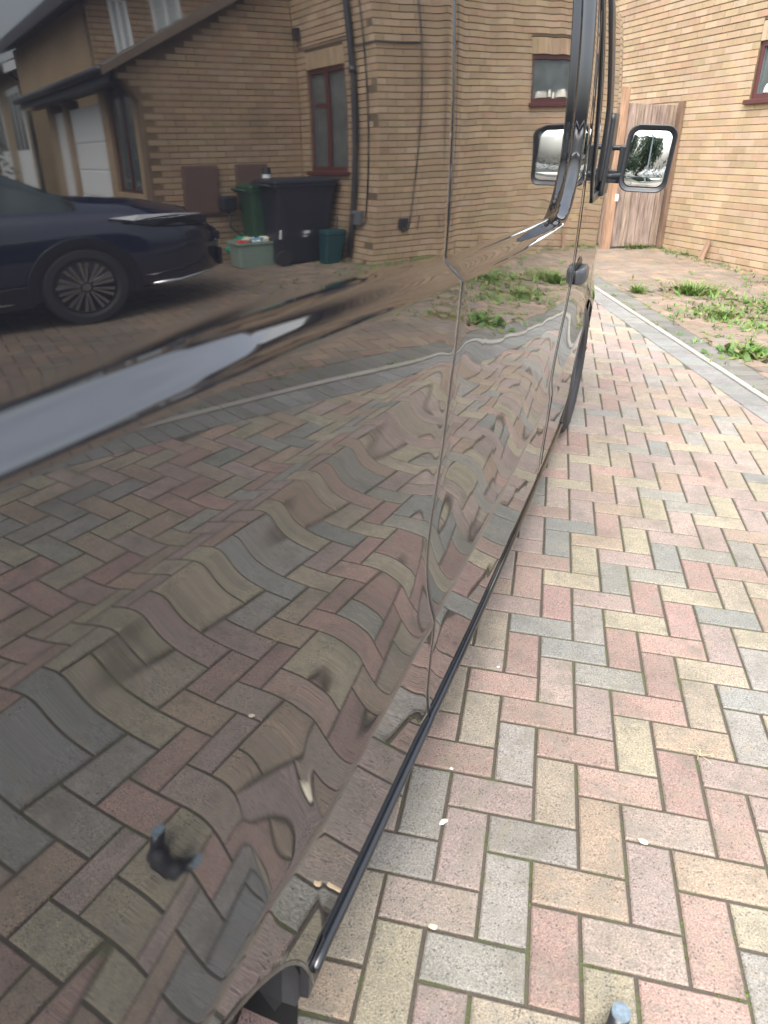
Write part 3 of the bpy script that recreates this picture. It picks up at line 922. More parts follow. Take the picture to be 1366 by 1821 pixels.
def side_t(s, z):
    """outward position of the van's side skin at station s and height z"""
    z = np.asarray(z, float)
    s = np.broadcast_to(np.asarray(s, float), z.shape)
    zb, zt = zb_(s), zt_(s)
    low = low_t(s, np.minimum(z, zb))
    up = -.006 * (z - 1.26) - .15 * (z - 1.26) ** 2 - 2.2 * np.maximum(z - 1.75, 0) ** 2
    up = up + .02 * (.4 * np.clip(s, -.4, .4) - .16 + np.clip(s, .4, 2.4) - .4) * np.maximum(z - 1.22, 0) - (-.006 * (zb - 1.26) - .15 * (zb - 1.26) ** 2)
    R_, RS = .17, 1.925
    qs, qz = np.maximum(s - (RS - R_), 0), np.maximum(zt + R_ - z, 0)
    hq = np.hypot(qs, qz)
    cs = np.where(hq > 1e-6, qs / np.maximum(hq, 1e-6), 0) ** 2
    wl = .055 * cs + (zt - zb) * (1 - cs)
    dq = np.where((qs > 0) & (qz > 0), hq - R_, np.maximum(s - RS, zt - z))
    e = np.maximum(dq, 0) / wl
    g = np.clip(1 - e, 0, 1)
    w = np.clip((.75 - s) / .6, 0, 1)
    depth = u_(s) + .027 + .003 * (np.clip(s, -.5, 2.4) - .6)
    rec = -depth * (.08 * w * g + (1 - .08 * w) * ledge_f(np.clip((g - .18 * w) / (1 - .36 * w), 0, 1)))
    t = low + np.where(z > zb, up + rec, 0)
    d = .00010 * np.sin(19 * s + 5.1 * z + .4) * np.sin(11 * z + 1.3 * s) + .00004 * np.sin(27 * s - 9 * z) * np.sin(17 * z + 2.2)
    t = t + d * np.where(s < .4, .18, np.minimum(1, .18 + (s - .4) * 4.5))
    q = GAP1(z)
    t = t + np.where(s < q, .0010 * np.exp(-((s - q) / .045) ** 2), -.0010 * np.exp(-((s - q) / .03) ** 2))
    t = t - .0008 * np.exp(-((s - GAP2(z)) / .028) ** 2)
    t = t - .055 * np.maximum(s - 3.1, 0) ** 2 - .9 * np.maximum(s - 3.65, 0) ** 2
    return t
def GAP1(z): return np.interp(z, [.262, .29, .354, .40, .50, .546, .60, .634, .68, .714, .752, .79, .839, .914, .98, 1.05, 1.2, 1.6], [.57, .564, .536, .522, .515, .518, .506, .5, .5, .504, .516, .527, .543, .565, .58, .591, .600, .603])
def GAP2(z): return np.interp(z, G2Z, G2S)
G2Z = [.2, .37, .47, .55, .60, .635, .672, .725, .80, .913, 1.0, 1.1, 1.194, 1.283, 1.41, 1.52, 1.73]
G2S = [1.91, 1.89, 1.89, 1.875, 1.845, 1.86, 1.95, 2.06, 2.165, 2.225, 2.245, 2.24, 2.205, 2.15, 2.095, 2.07, 2.06]

def z_top(s):
    if s < 2.95: return 1.93
    if s < 3.85: return 1.93 - (s - 2.95) / .9 * .78
    return 1.15 - (s - 3.85) * .55

ARCH = [(-.43, .44, .20), (3.175, .36, .31)]       # centre s, radius, centre z

def rows(s):
    zb, zt = zb_(s), zt_(s)
    lo = np.concatenate([np.linspace(z_bot(s), .56, 34), np.linspace(.565, .80, 60), np.linspace(.808, zb - .006, 48), [zb - .003, zb - .0012, zb]])
    le = zb + (zt - zb) * np.array([.03, .08, .16, .25, .34, .43, .52, .61, .7, .79, .87, .94, 1.0])
    up = np.concatenate([zt + np.array([.003, .008]), np.linspace(zt + .016, 1.74, 44), np.linspace(1.76, 1.93, 12)])
    z = np.concatenate([lo, le, up])
    tp = z_top(s)
    if tp < 1.93:
        z = np.where(z > .9, .9 + (z - .9) * (tp - .9) / (1.93 - .9), z)
    return z

def panel(name, s0, s1, e0=None, e1=None, step=.008, mat=None):
    """a skin panel between stations s0 and s1; e0 / e1 are the shut-line curves that bend its ends"""
    ss = list(np.linspace(s0, s1, max(3, int((s1 - s0) / step))))
    cols = [(s, 0.0) for s in ss]
    pre, post = [], []
    if e0: pre = [(s0, -.022), (s0, -.0020), (s0 + .0005, -.0006), (s0 + .0014, -.0001)]
    if e1: post = [(s1 - .0014, -.0001), (s1 - .0005, -.0006), (s1, -.0020), (s1, -.022)]
    if e0: cols = cols[1:]
    if e1: cols = cols[:-1]
    cols = pre + cols + post
    V = []
    for s, drop in cols:
        z = rows(s)
        sh = 0
        for (q, g0, wd) in ((GAP1, .56, .3), (GAP2, G2M, .5)):
            sh = sh + (q(z) - g0) * math.exp(-((s - g0) / wd) ** 4)
        sv = s + sh
        t = side_t(sv, z) + drop
        V.append(np.stack([t, sv, z], 1))
    V = np.array(V)
    nc, nr = V.shape[:2]
    keep = np.ones((nc - 1, nr - 1), bool)
    for sc_, r_, zc_ in ARCH:
        S_, Z_ = V[:, :, 1], V[:, :, 2]
        d = np.hypot(S_ - sc_, Z_ - zc_)
        if d.min() > r_ + .02: continue
        near = (np.abs(d - r_) < .007)
        inside = (d < r_) & ~near
        cin = inside[:-1, :-1].astype(int) + inside[1:, :-1] + inside[:-1, 1:] + inside[1:, 1:]
        keep &= cin < 1
        sg = (r_ / np.maximum(d, 1e-6))
        V[:, :, 1] = np.where(near, sc_ + (S_ - sc_) * sg, V[:, :, 1])
        V[:, :, 2] = np.where(near, zc_ + (Z_ - zc_) * sg, V[:, :, 2])
    idx = np.arange(nc * nr).reshape(nc, nr)
    q = np.stack([idx[:-1, :-1], idx[1:, :-1], idx[1:, 1:], idx[:-1, 1:]], -1)[keep]
    me = bpy.data.meshes.new(name)
    me.from_pydata(V.reshape(-1, 3).tolist(), [], q.tolist())
    me.materials.append(mat or M_PAINT)
    me.polygons.foreach_set('use_smooth', np.ones(len(me.polygons), bool))
    me.update()
    return link(name, me, van)

G2M = 2.08
panel('rear_side_panel', -1.15, .5548, None, GAP1)
panel('side_panel', .5652, G2M - .0050, GAP1, GAP2)
dr = panel('front_door', G2M + .0050, 3.30, GAP2, True)
panel('front_wing', 3.305, 4.12, True, None)

# folded lips of the wheel arches
for sc_, r_, zc_ in ARCH:
    lp_ = MB(); pts = []
    for k in range(90):
        a = math.radians(-60 + 300 * k / 89)
        s_, z_ = sc_ + r_ * math.cos(a), zc_ + r_ * math.sin(a)
        if z_ < z_bot(s_) - .002 or (sc_ < 0 and s_ < sc_ - .0) and z_ < .2: continue
        pts.append((float(side_t(s_, z_)) - .0015, s_, z_))
    seg_ = []
    lp_.tube(pts, .0042, 8)
    build('arch_lip', lp_, M_PAINT, van, smooth=True)

# black filler band in the shut lines: painted shade of the open gaps
for GQ in (GAP1, GAP2):
    m_ = MB()
    zz = np.concatenate([np.linspace(.27, 1.1, 120), np.linspace(1.105, 1.3, 60), np.linspace(1.31, 1.9, 40)])
    q = GQ(zz); tq = side_t(q, zz) - .0011
    for k in range(len(zz) - 1):
        m_.poly([(tq[k], q[k] - .0056, zz[k]), (tq[k], q[k] + .0056, zz[k]), (tq[k + 1], q[k + 1] + .0056, zz[k + 1]), (tq[k + 1], q[k + 1] - .0056, zz[k + 1])])
    build('shut_line_shade', m_, M_DARK, van)
ln_ = MB()
pts = [(float(side_t(GAP2(z) + .06, z) + .0006), float(GAP2(z)) + .06, z) for z in np.linspace(.3, 1.72, 60)]
ln_.tube(pts, .0016, 5); build('door_crease_seal', ln_, M_RUBBER, dr)

# floor, roof, far side, ends
bd = MB()
def hull_ring(s):
    tp = z_top(s) ; off = float(side_t(s, 1.0))
    to = float(side_t(s, min(tp, 1.93)))
    return to, off, tp
prev = None
roof_v = []
ss = list(np.linspace(-1.15, 4.12, 60))
rm = MB()
ring = []
for s in ss:
    to, off, tp = hull_ring(s)
    hw = -.95
    a_ = [(to, s, tp)]
    for k in range(1, 6):
        f_ = k / 6
        a_.append((to + (hw - to) * (1 - math.cos(f_ * math.pi / 2)) * 1.0 if False else to + (hw - to) * f_, s, tp + .05 * math.sin(f_ * math.pi / 2)))
    a_.append((hw, s, tp + .05))
    full = a_ + [(2 * hw - p[0], p[1], p[2]) for p in reversed(a_[:-1])]
    ring.append(full)
nk = len(ring[0])
vs = [p for r_ in ring for p in r_]
fs_ = [(i * nk + k, (i + 1) * nk + k, (i + 1) * nk + k + 1, i * nk + k + 1) for i in range(len(ring) - 1) for k in range(nk - 1)]
rm.add(vs, fs_); build('roof', rm, M_PAINT, van, smooth=True)
fl_ = MB()
for i in range(len(ss) - 1):
    s0, s1 = ss[i], ss[i + 1]
    o0, o1 = hull_ring(s0), hull_ring(s1)
    fl_.poly([(-1.9 - o0[1], s0, .2), (-1.9 - o1[1], s1, .2), (-1.9 - o1[0], s1, o1[2]), (-1.9 - o0[0], s0, o0[2])])
    if not any(abs(s0 - a[0]) < a[1] + .08 or abs(s1 - a[0]) < a[1] + .08 for a in ARCH):
        fl_.poly([(-1.88, s0, .2), (-.03, s0, .2), (-.03, s1, .2), (-1.88, s1, .2)])
build('far_side', fl_, M_PAINT, van)
en = MB()
to, off, tp = hull_ring(4.12)
en.poly([(off, 4.12, .2), (-1.9 - off, 4.12, .2), (-1.9 - to, 4.12, tp), (to, 4.12, tp)])
build('front_bumper', en, M_BLACK, van)
en = MB(); to, off, tp = hull_ring(-1.15)
en.poly([(-1.88, -1.15, .2), (-.02, -1.15, .2), (to, -1.15, tp), (-1.9 - to, -1.15, tp)])
build('rear_door', en, M_PAINT, van)
ws = MB()
ws.poly([(-.22, 3.0, 1.945), (-1.68, 3.0, 1.945), (-1.75, 3.8, 1.26), (-.15, 3.8, 1.26)])
build('windscreen', ws, M_GLASS_DARK, van)

# sill: closed underneath, with an open black end at the rear arch
si = MB()
for s0, s1 in ((.015, 2.815),):
    n = 60
    for i in range(n):
        a_, b_ = s0 + (s1 - s0) * i / n, s0 + (s1 - s0) * (i + 1) / n
        za_, zb3 = z_bot(a_), z_bot(b_)
        ta, tb = float(side_t(a_, za_)), float(side_t(b_, zb3))
        si.poly([(ta, a_, za_), (tb, b_, zb3), (tb - .07, b_, zb3 - .004), (ta - .07, a_, za_ - .004)])
        si.poly([(ta - .07, a_, za_ - .004), (tb - .07, b_, zb3 - .004), (tb - .09, b_, zb3 + .1), (ta - .09, a_, za_ + .1)])
build('sill', si, M_BLACK, van)
# black glossy rub strip on the sill crest
rs = MB()
pts = []
for s in np.linspace(.0, 2.79, 90):
    z = float(np.interp(s, [0, .18, .54, .85, 1.44, 2.0, 2.7, 2.8], [.322, .312, .304, .297, .275, .236, .166, .160]))
    pts.append((float(side_t(s, z)) + .003, s, z))
rs.tube(pts, [.0085] * len(pts), 10)
build('rub_strip', rs, M_BLACK_GLOSS, van, smooth=True)
# torn end cap of the sill at the rear arch
ec = MB()
prof = [(float(side_t(0.0, z)), z) for z in np.linspace(.266, .345, 14)]
outer_ = [(t + .001, z) for t, z in prof]
inner_ = [(t - .012, z) for t, z in prof]
for i in range(13):
    a0, a1 = outer_[i], outer_[i + 1]; b0, b1 = inner_[i], inner_[i + 1]
    ec.poly([(a0[0], -.012, a0[1]), (a1[0], -.012, a1[1]), (b1[0], -.014, b1[1]), (b0[0], -.014, b0[1])])
    ec.poly([(a0[0], -.012, a0[1]), (a0[0], .04, a0[1]), (a1[0], .04, a1[1]), (a1[0], -.012, a1[1])])
build('sill_end_cap', ec, M_BLACK, van)
ca_ = MB()
rr = random.Random(4)
pp = [(-.012, z) for z in np.linspace(.14, .29, 8)]
ca_.poly([(.008, .03, .266), (.008, .02, .35), (-.02, -.03, .41), (-.06, -.06, .46), (-.1, -.02, .3), (-.07, .02, .262)])
build('sill_cavity', ca_, M_DARK, van)
fp = MB()
ft = [(.002, -.004, .285), (-.006, -.02, .248), (-.024, -.028, .262), (-.036, -.03, .232), (-.064, -.025, .26), (-.085, -.01, .31), (-.035, .0, .35)]
fp.add(ft + [(x, y + .012, z) for x, y, z in ft], [tuple(range(7)), tuple(reversed(range(7, 14)))] + [((i + 1) % 7, i, 7 + i, 7 + (i + 1) % 7) for i in range(7)])
build('arch_flap', fp, M_RUBBER, van)

# wheel arch liners and wheels
for sc_, r_, zc_ in ARCH:
    li = MB(); n = 28
    for i in range(n):
        a0, a1 = math.pi * i / n * 1.12 - .18, math.pi * (i + 1) / n * 1.12 - .18
        p0 = (sc_ + math.cos(a0) * (r_ + .002), zc_ + math.sin(a0) * (r_ + .002)); p1 = (sc_ + math.cos(a1) * (r_ + .002), zc_ + math.sin(a1) * (r_ + .002))
        li.poly([(-.02, p0[0], p0[1]), (-.02, p1[0], p1[1]), (-.36, p1[0], p1[1]), (-.36, p0[0], p0[1])])
        li.poly([(-.36, p0[0], p0[1]), (-.36, p1[0], p1[1]), (-.36, sc_, zc_)])
    build('arch_liner', li, M_DARK, van)
    wh = bpy.data.objects.new('wheel', None); COL.objects.link(wh); wh.parent = van
    wh.location = (0, sc_, .325)
    wh.location = (-.03, -.42, .325) if sc_ < 0 else (.0, 3.13, .325)
    ty = MB(); seg = 64
    tp_ = [(-.215, .19), (-.215, .29), (-.2, .315), (-.18, .325), (-.035, .325), (-.012, .312), (.004, .28), (.008, .25), (-.002, .205), (-.02, .19)]
    out_t = .006 if sc_ > 0 else -.01
    for i in range(seg):
        a0, a1 = 2 * math.pi * i / seg, 2 * math.pi * (i + 1) / seg
        for (t0, q0), (t1, q1) in zip(tp_, tp_[1:]):
            ty.poly([(t0 + out_t, q0 * math.cos(a0), q0 * math.sin(a0)), (t0 + out_t, q0 * math.cos(a1), q0 * math.sin(a1)),
                     (t1 + out_t, q1 * math.cos(a1), q1 * math.sin(a1)), (t1 + out_t, q1 * math.cos(a0), q1 * math.sin(a0))])
    tyo = build('tyre', ty, M_RUBBER, wh, smooth=True)
    ri = MB()
    for i in range(seg):
        a0, a1 = 2 * math.pi * i / seg, 2 * math.pi * (i + 1) / seg
        for (t0, q0), (t1, q1) in zip([(-.02, .195), (-.045, .17), (-.05, .1), (-.03, .06), (-.02, .0)], [(-.045, .17), (-.05, .1), (-.03, .06), (-.02, .0)]):
            ri.poly([(t0 + out_t, q0 * math.cos(a0), q0 * math.sin(a0)), (t0 + out_t, q0 * math.cos(a1), q0 * math.sin(a1)),
                     (t1 + out_t, q1 * math.cos(a1), q1 * math.sin(a1)), (t1 + out_t, q1 * math.cos(a0), q1 * math.sin(a0))])
    build('rim', ri, M_GREYPL, wh, smooth=True)
# tread grooves on the front tyre (part of the tyre's look from behind)
# front door window: dark glass with black frame, following the door skin
def on_skin(s, z, off): return (float(side_t(s, z)) + off, s, z)
def strip(name, poly, off, mat, parent):
    mb = MB()
    n = len(poly)
    mb.add([on_skin(s, z, off) for s, z in poly] + [on_skin(s, z, off - .004) for s, z in poly],
           [tuple(range(n)), tuple(reversed(range(n, 2 * n)))] + [((i + 1) % n, i, n + i, n + (i + 1) % n) for i in range(n)])
    return build(name, mb, mat, parent)
def grid_patch(name, sfun, z0, z1, off, mat, parent, ns=8, nz=20, thick=.003):
    mb = MB()
    V = []
    for i in range(nz + 1):
        z = z0 + (z1 - z0) * i / nz
        a_, b_ = sfun(z)
        for k in range(ns + 1):
            V.append(on_skin(a_ + (b_ - a_) * k / ns, z, off))
    F = [(i * (ns + 1) + k, i * (ns + 1) + k + 1, (i + 1) * (ns + 1) + k + 1, (i + 1) * (ns + 1) + k) for i in range(nz) for k in range(ns)]
    mb.add(V, F)
    o = build(name, mb, mat, parent, smooth=True)
    sm = o.modifiers.new('solid', 'SOLIDIFY'); sm.thickness = thick; sm.offset = -1
    return o
belt = 1.175
gl = grid_patch('door_window', lambda z: (2.50, min(3.32, z_top_s(z))), belt + .01, 1.80, .0025, M_GLASS_DARK, dr) if False else None
def z_top_s(z):
    """station where the windscreen pillar is at height z"""
    return 2.95 + (1.93 - z) / .78 * .9 - .12
def w_rear(z): return float(np.interp(z, [1.15, 1.21, 1.27, 1.415, 1.6, 1.73, 1.9], [2.62, 2.52, 2.43, 2.32, 2.2, 2.12, 2.10]))
win = grid_patch('door_window', lambda z: (w_rear(z), min(3.27, z_top_s(z))), belt, 1.80, .0022, M_GLASS_DARK, dr)
grid_patch('window_rubber', lambda z: (w_rear(z) - .012, w_rear(z) + .022), belt - .02, 1.82, .006, M_BLACK, win, ns=2, nz=30, thick=.008)
grid_patch('window_rubber', lambda z: (float(np.interp(z, [1.2, 1.48, 1.71, 1.9], [2.78, 2.66, 2.40, 2.3])), float(np.interp(z, [1.2, 1.48, 1.71, 1.9], [2.95, 2.86, 2.60, 2.45]))), belt + .04, 1.91, .008, M_BLACK, win, ns=3, nz=30, thick=.012)
grid_patch('window_rubber', lambda z: (2.60, 3.27), belt - .03, belt, .006, M_BLACK, win, ns=30, nz=2, thick=.008)
grid_patch('mirror_base', lambda z: (2.86, 3.12 - max(0, (z - 1.2)) * .1), belt - .02, 1.46, .022, M_BLACK, dr, ns=6, nz=14, thick=.022)

# door handle: cup and bar
hd = bpy.data.objects.new('handle', None); COL.objects.link(hd); hd.parent = dr
hz, hs = .90, 2.47
base_t = float(side_t(hs, hz))
cup = MB()
n = 28
ell = [(hs + .125 * math.cos(2 * math.pi * i / n), hz + .012 + .05 * math.sin(2 * math.pi * i / n)) for i in range(n)]
cup.poly([(base_t + .0015, s, z) for s, z in ell])
build('cup', cup, M_BLACK, hd)
bar = MB()
def rr_ring(t, s, w, h, n=14):
    pw = lambda v: math.copysign(abs(v) ** .6, v)
    return [(t + w * pw(math.cos(2 * math.pi * i / n)), s, hz + h * pw(math.sin(2 * math.pi * i / n))) for i in range(n)]
st_ = []
for k in range(15):
    f_ = k / 14; s = hs - .1 + .2 * f_
    bow = .034 * (1 - abs(2 * f_ - 1) ** 4)
    hh_ = .033 * (1 - .25 * abs(2 * f_ - 1) ** 3)
    st_.append(rr_ring(base_t + .004 + bow * .5, s, .006 + bow * .42, hh_))
nn = 14
bar.add([p for r_ in st_ for p in r_], [(i * nn + k, i * nn + (k + 1) % nn, (i + 1) * nn + (k + 1) % nn, (i + 1) * nn + k) for i in range(14) for k in range(nn)] + [tuple(reversed(range(nn))), tuple(14 * nn + k for k in range(nn))])
build('bar', bar, plain('handle_plastic', (0.045, 0.05, 0.056), 0.35, bmp=0.1), hd, smooth=True)

# door mirror
dmir = bpy.data.objects.new('door_mirror', None); COL.objects.link(dmir); dmir.parent = dr
MS, MT, MZ = 2.99, .163, 1.298
yaw_m, pit_m = MIRROR_YAW, MIRROR_PITCH = math.radians(3.5), math.radians(2.2)
# local axes: x outward, y = out of the glass (towards the rear of the van), z up
Mm = Matrix.Translation((MT, MS, MZ)) @ Matrix.Rotation(math.pi + yaw_m, 4, 'Z') @ Matrix.Rotation(pit_m, 4, 'X')
dmir.matrix_local = Mm
def rrect(w, h, r, n=7, skew=0.0, cx=0, cz=0):
    out = []
    for sx, sz, a0 in ((1, 1, 0), (-1, 1, 90), (-1, -1, 180), (1, -1, 270)):
        for i in range(n):
            a = math.radians(a0 + 90 * i / (n - 1))
            x = sx * (w - r) + r * math.cos(a); z = sz * (h - r) + r * math.sin(a)
            out.append((cx + x + skew * z, cz + z))
    return out
def loft(mb, sections, cap0=True, cap1=True, col=(1, 1, 1)):
    n = len(sections[0]); V = [p for s in sections for p in s]
    F = [(i * n + k, i * n + (k + 1) % n, (i + 1) * n + (k + 1) % n, (i + 1) * n + k) for i in range(len(sections) - 1) for k in range(n)]
    if cap0: F.append(tuple(reversed(range(n))))
    if cap1: F.append(tuple((len(sections) - 1) * n + k for k in range(n)))
    mb.add(V, F, col)
HW, HH = .098, .128
SK = -.04
hs_ = MB()
secs = []
for y, k in ((.004, .86), (.016, .955), (.018, .985), (.010, 1.0), (-.02, 1.0), (-.05, .94), (-.08, .78), (-.1, .5), (-.108, .2)):
    secs.append([(x, y, z) for x, z in rrect(HW * k, HH * k, .045 * k, skew=SK)])
loft(hs_, secs, False, True)
build('housing', hs_, M_BLACK, dmir, smooth=True)
bk = MB(); bk.poly([(x, .0035, z) for x, z in rrect(HW * .875, HH * .875, .035, skew=SK)]); build('glass_bezel', bk, M_DARK, dmir)
up = rrect(HW * .8, HH * .82, .03, n=9, skew=SK)
def cut(poly, zc, above):
    pts = clip_poly(poly, (0, -1) if above else (0, 1), -zc if above else zc)
    return pts
# slightly convex glass: fan grid displaced
def glass(name, poly, bulge, y0, tilt=0.0, mat=M_MIRROR):
    cx = sum(p[0] for p in poly) / len(poly); cz = sum(p[1] for p in poly) / len(poly)
    mb = MB(); n = len(poly); V = [(cx, y0 + bulge, cz)]
    R_ = 6
    for r_ in range(1, R_ + 1):
        k = r_ / R_
        for x, z in poly:
            V.append((cx + (x - cx) * k, y0 + bulge * (1 - k * k) + tilt * (z - cz) * k, cz + (z - cz) * k))
    F = [(0, 1 + i, 1 + (i + 1) % n) for i in range(n)]
    for r_ in range(R_ - 1):
        for i in range(n):
            a_, b_ = 1 + r_ * n + i, 1 + r_ * n + (i + 1) % n
            F.append((a_, a_ + n, b_ + n, b_))
    mb.add(V, F)
    return build(name, mb, mat, dmir, smooth=True)
zc_ = -.068
glass('mirror_glass', cut(up, zc_ + .001, True), .0036, .0052)
glass('wide_angle_glass', cut(up, zc_ - .001, False), .0030, .0056, .06)
sp_ = MB(); sp_.box(-HW * .8 + .004, HW * .8 - .002, .0058, .0068, zc_ - .001, zc_ + .001); build('glass_divider', sp_, M_GREYPL, dmir)
# arms to the door (in the van frame)
ar = MB()
ar.tube([(.0, 3.0, 1.335), (.03, 2.998, 1.336), (.075, 2.995, 1.336)], [.012, .011, .012], 10)
ar.tube([(.0, 3.0, 1.225), (.03, 2.998, 1.226), (.08, 2.993, 1.230)], [.018, .017, .018], 10)
ar.box(.045, .078, 2.985, 3.03, 1.20, 1.345)
ar.box(.0, .062, 2.985, 3.02, 1.20, 1.252)
ar.box(-.03, .008, 2.975, 3.03, 1.195, 1.35)
build('mirror_arm', ar, M_BLACK, dr, smooth=False, bevel=.004)

# ------------------------------------------------------------------ parked car (seen only in the van's paint)
M_CARBODY = plain('navy_paint', (0.006, 0.010, 0.032), 0.08, ior=1.9, var=0.05)
M_CLAD = plain('dark_cladding', (0.008, 0.009, 0.012), 0.4)
car = thing('parked_car', 'dark blue crossover with multi-spoke wheels, reflected in the van beside the bins', 'car')
CU, CW = -8.78, .03
cgz = house_ground(-CU, CW)
o_ = h2w(-CU, CW, cgz)
fx = WD - GZ * float(WD @ GZ); fx /= np.linalg.norm(fx)
fz = GZ; fy = np.cross(fz, fx)
car.matrix_world = mat4(fx, fy, fz, o_)
prof_x = [-2.25, -2.15, -1.9, -1.5, -1.0, -.5, 0, .45, .8, 1.1, 1.4, 1.7, 2.0, 2.2, 2.35, 2.45]
def lerp(x, xs, ys): return float(np.interp(x, xs, ys))
def shoulder(x): return lerp(x, [-2.25, -1.5, 0, 1.0, 1.8, 2.3, 2.7], [.95, 1.04, 1.03, 1.02, .99, .88, .68])
def halfw(x): return lerp(x, [-2.25, -2.1, -1.6, 1.2, 1.9, 2.2, 2.45, 2.62, 2.7], [.72, .84, .90, .90, .89, .83, .70, .52, .4])
def topz(x): return lerp(x, [-2.25, -1.6, 0, .9, 1.4, 2.0, 2.4, 2.7], [.98, 1.06, 1.05, 1.14, 1.13, 1.06, .95, .72])
body = MB(); secs = []
for x in np.linspace(-2.25, 2.7, 52):
    h, s_, t_ = halfw(x), shoulder(x), topz(x)
    zb2 = .24 if x < 2.0 else .24 + (x - 2.0) * .12
    half = [(0, zb2), (h * .8, zb2), (h * .95, zb2 + .05), (h * .985, zb2 + .25), (h, .62 if x < 2.2 else .55), (h * .975, s_ - .1), (h * .93, s_ - .02), (h * .86, s_ + .015), (h * .5, t_ - .005), (0, t_)]
    ringp = [(x, y, z) for y, z in half] + [(x, -y, z) for y, z in reversed(half[1:-1])]
    secs.append(ringp)
loft(body, secs)
bo = build('body', body, M_CARBODY, car, smooth=True)
cab = MB(); secs = []
for x in np.linspace(-2.1, 1.4, 34):
    zt2 = lerp(x, [-2.1, -1.7, -1.0, -.2, .45, .9, 1.4], [1.03, 1.38, 1.58, 1.62, 1.57, 1.38, 1.10])
    wb = halfw(x) * .9; wt = wb * .74 if zt2 > 1.3 else wb * .86
    half = [(0, .95), (wb, .95), (wb * .985, 1.02), (wt + (wb - wt) * .35, 1.02 + (zt2 - 1.02) * .6), (wt, zt2 - .05 * (zt2 > 1.2)), (wt * .8, zt2), (0, zt2 + .01)]
    secs.append([(x, y, z) for y, z in half] + [(x, -y, z) for y, z in reversed(half[1:-1])])
loft(cab, secs)
build('glasshouse', cab, plain('car_glass', (0.02, 0.035, 0.035), 0.06, ior=1.7), car, smooth=True)
rf_ = MB()
for sy in (1, -1):
    pts = [(x, sy * (halfw(x) * .9 * .74), lerp(x, [-2.1, -1.7, -1.0, -.2, .3, .7, 1.15], [1.03, 1.38, 1.58, 1.62, 1.56, 1.34, 1.04]) - .04) for x in np.linspace(-1.7, .95, 14)]
    rf_.tube(pts, .035, 8)
build('roof_rail', rf_, M_CARBODY, car, smooth=True)
for sy in (1, -1):
    for wx in (1.36, -1.36):
        wl = bpy.data.objects.new('wheel', None); COL.objects.link(wl); wl.parent = car
        wl.matrix_local = Matrix.Translation((wx, sy * .80, .345)) @ Matrix.Rotation(0 if sy > 0 else math.pi, 4, 'Z')
        ty = MB(); ri = MB(); seg = 48
        tp2 = [(-.12, .24), (-.12, .32), (-.1, .345), (.09, .345), (.115, .325), (.118, .27), (.1, .243)]
        for i in range(seg):
            a0, a1 = 2 * math.pi * i / seg, 2 * math.pi * (i + 1) / seg
            for (t0, q0), (t1, q1) in zip(tp2, tp2[1:]):
                ty.poly([(q0 * math.cos(a0), t0, q0 * math.sin(a0)), (q0 * math.cos(a1), t0, q0 * math.sin(a1)), (q1 * math.cos(a1), t1, q1 * math.sin(a1)), (q1 * math.cos(a0), t1, q1 * math.sin(a0))])
            for (t0, q0), (t1, q1) in (((.1, .243), (.06, .232)), ((.03, .232), (.02, .05))):
                ri.poly([(q0 * math.cos(a0), t0, q0 * math.sin(a0)), (q0 * math.cos(a1), t0, q0 * math.sin(a1)), (q1 * math.cos(a1), t1, q1 * math.sin(a1)), (q1 * math.cos(a0), t1, q1 * math.sin(a0))])
        build('tyre', ty, M_RUBBER, wl, smooth=True)
        rim = build('rim', ri, M_CLAD, wl)
        spk = MB()
        for i in range(10):
            for da in (-.1, .1):
                a = 2 * math.pi * (i + .5) / 10 + da
                a2 = 2 * math.pi * (i + .5) / 10 + da * 1.25
                ca2, sa2 = math.cos(a), math.sin(a)
                w0, w1 = .006, .014
                p0 = (.05 * ca2, .05 * sa2); p1 = (.225 * math.cos(a2), .225 * math.sin(a2))
                nx, nz = -sa2, ca2
                V = []
                for yy in (.075, .05):
                    V += [(p0[0] - nx * w0, yy + .01, p0[1] - nz * w0), (p0[0] + nx * w0, yy + .01, p0[1] + nz * w0), (p1[0] + nx * w1, yy + .02, p1[1] + nz * w1), (p1[0] - nx * w1, yy + .02, p1[1] - nz * w1)]
                spk.add(V, [(3, 2, 1, 0), (4, 5, 6, 7), (0, 1, 5, 4), (1, 2, 6, 5), (2, 3, 7, 6), (3, 0, 4, 7)])
        spk.tube([(0, .04, 0), (0, .09, 0)], .035, 16)
        build('spokes', spk, M_ALLOY, wl)
        # cladding arch
        cl = MB()
        for i in range(30):
            a0, a1 = math.radians(-12 + 204 * i / 30), math.radians(-12 + 204 * (i + 1) / 30)
            for (q0, t0), (q1, t1) in (((.375, .10), (.375, .116)), ((.375, .116), (.44, .114)), ((.44, .114), (.45, .10))):
                cl.poly([(q0 * math.cos(a0), t0, q0 * math.sin(a0)), (q0 * math.cos(a1), t0, q0 * math.sin(a1)), (q1 * math.cos(a1), t1, q1 * math.sin(a1)), (q1 * math.cos(a0), t1, q1 * math.sin(a0))])
            cl.poly([(.376 * math.cos(a0), .103, .376 * math.sin(a0)), (.376 * math.cos(a1), .103, .376 * math.sin(a1)), (.33 * math.cos(a1), .101, .33 * math.sin(a1)), (.33 * math.cos(a0), .101, .33 * math.sin(a0))])
        build('wheel_arch', cl, M_CLAD, wl)
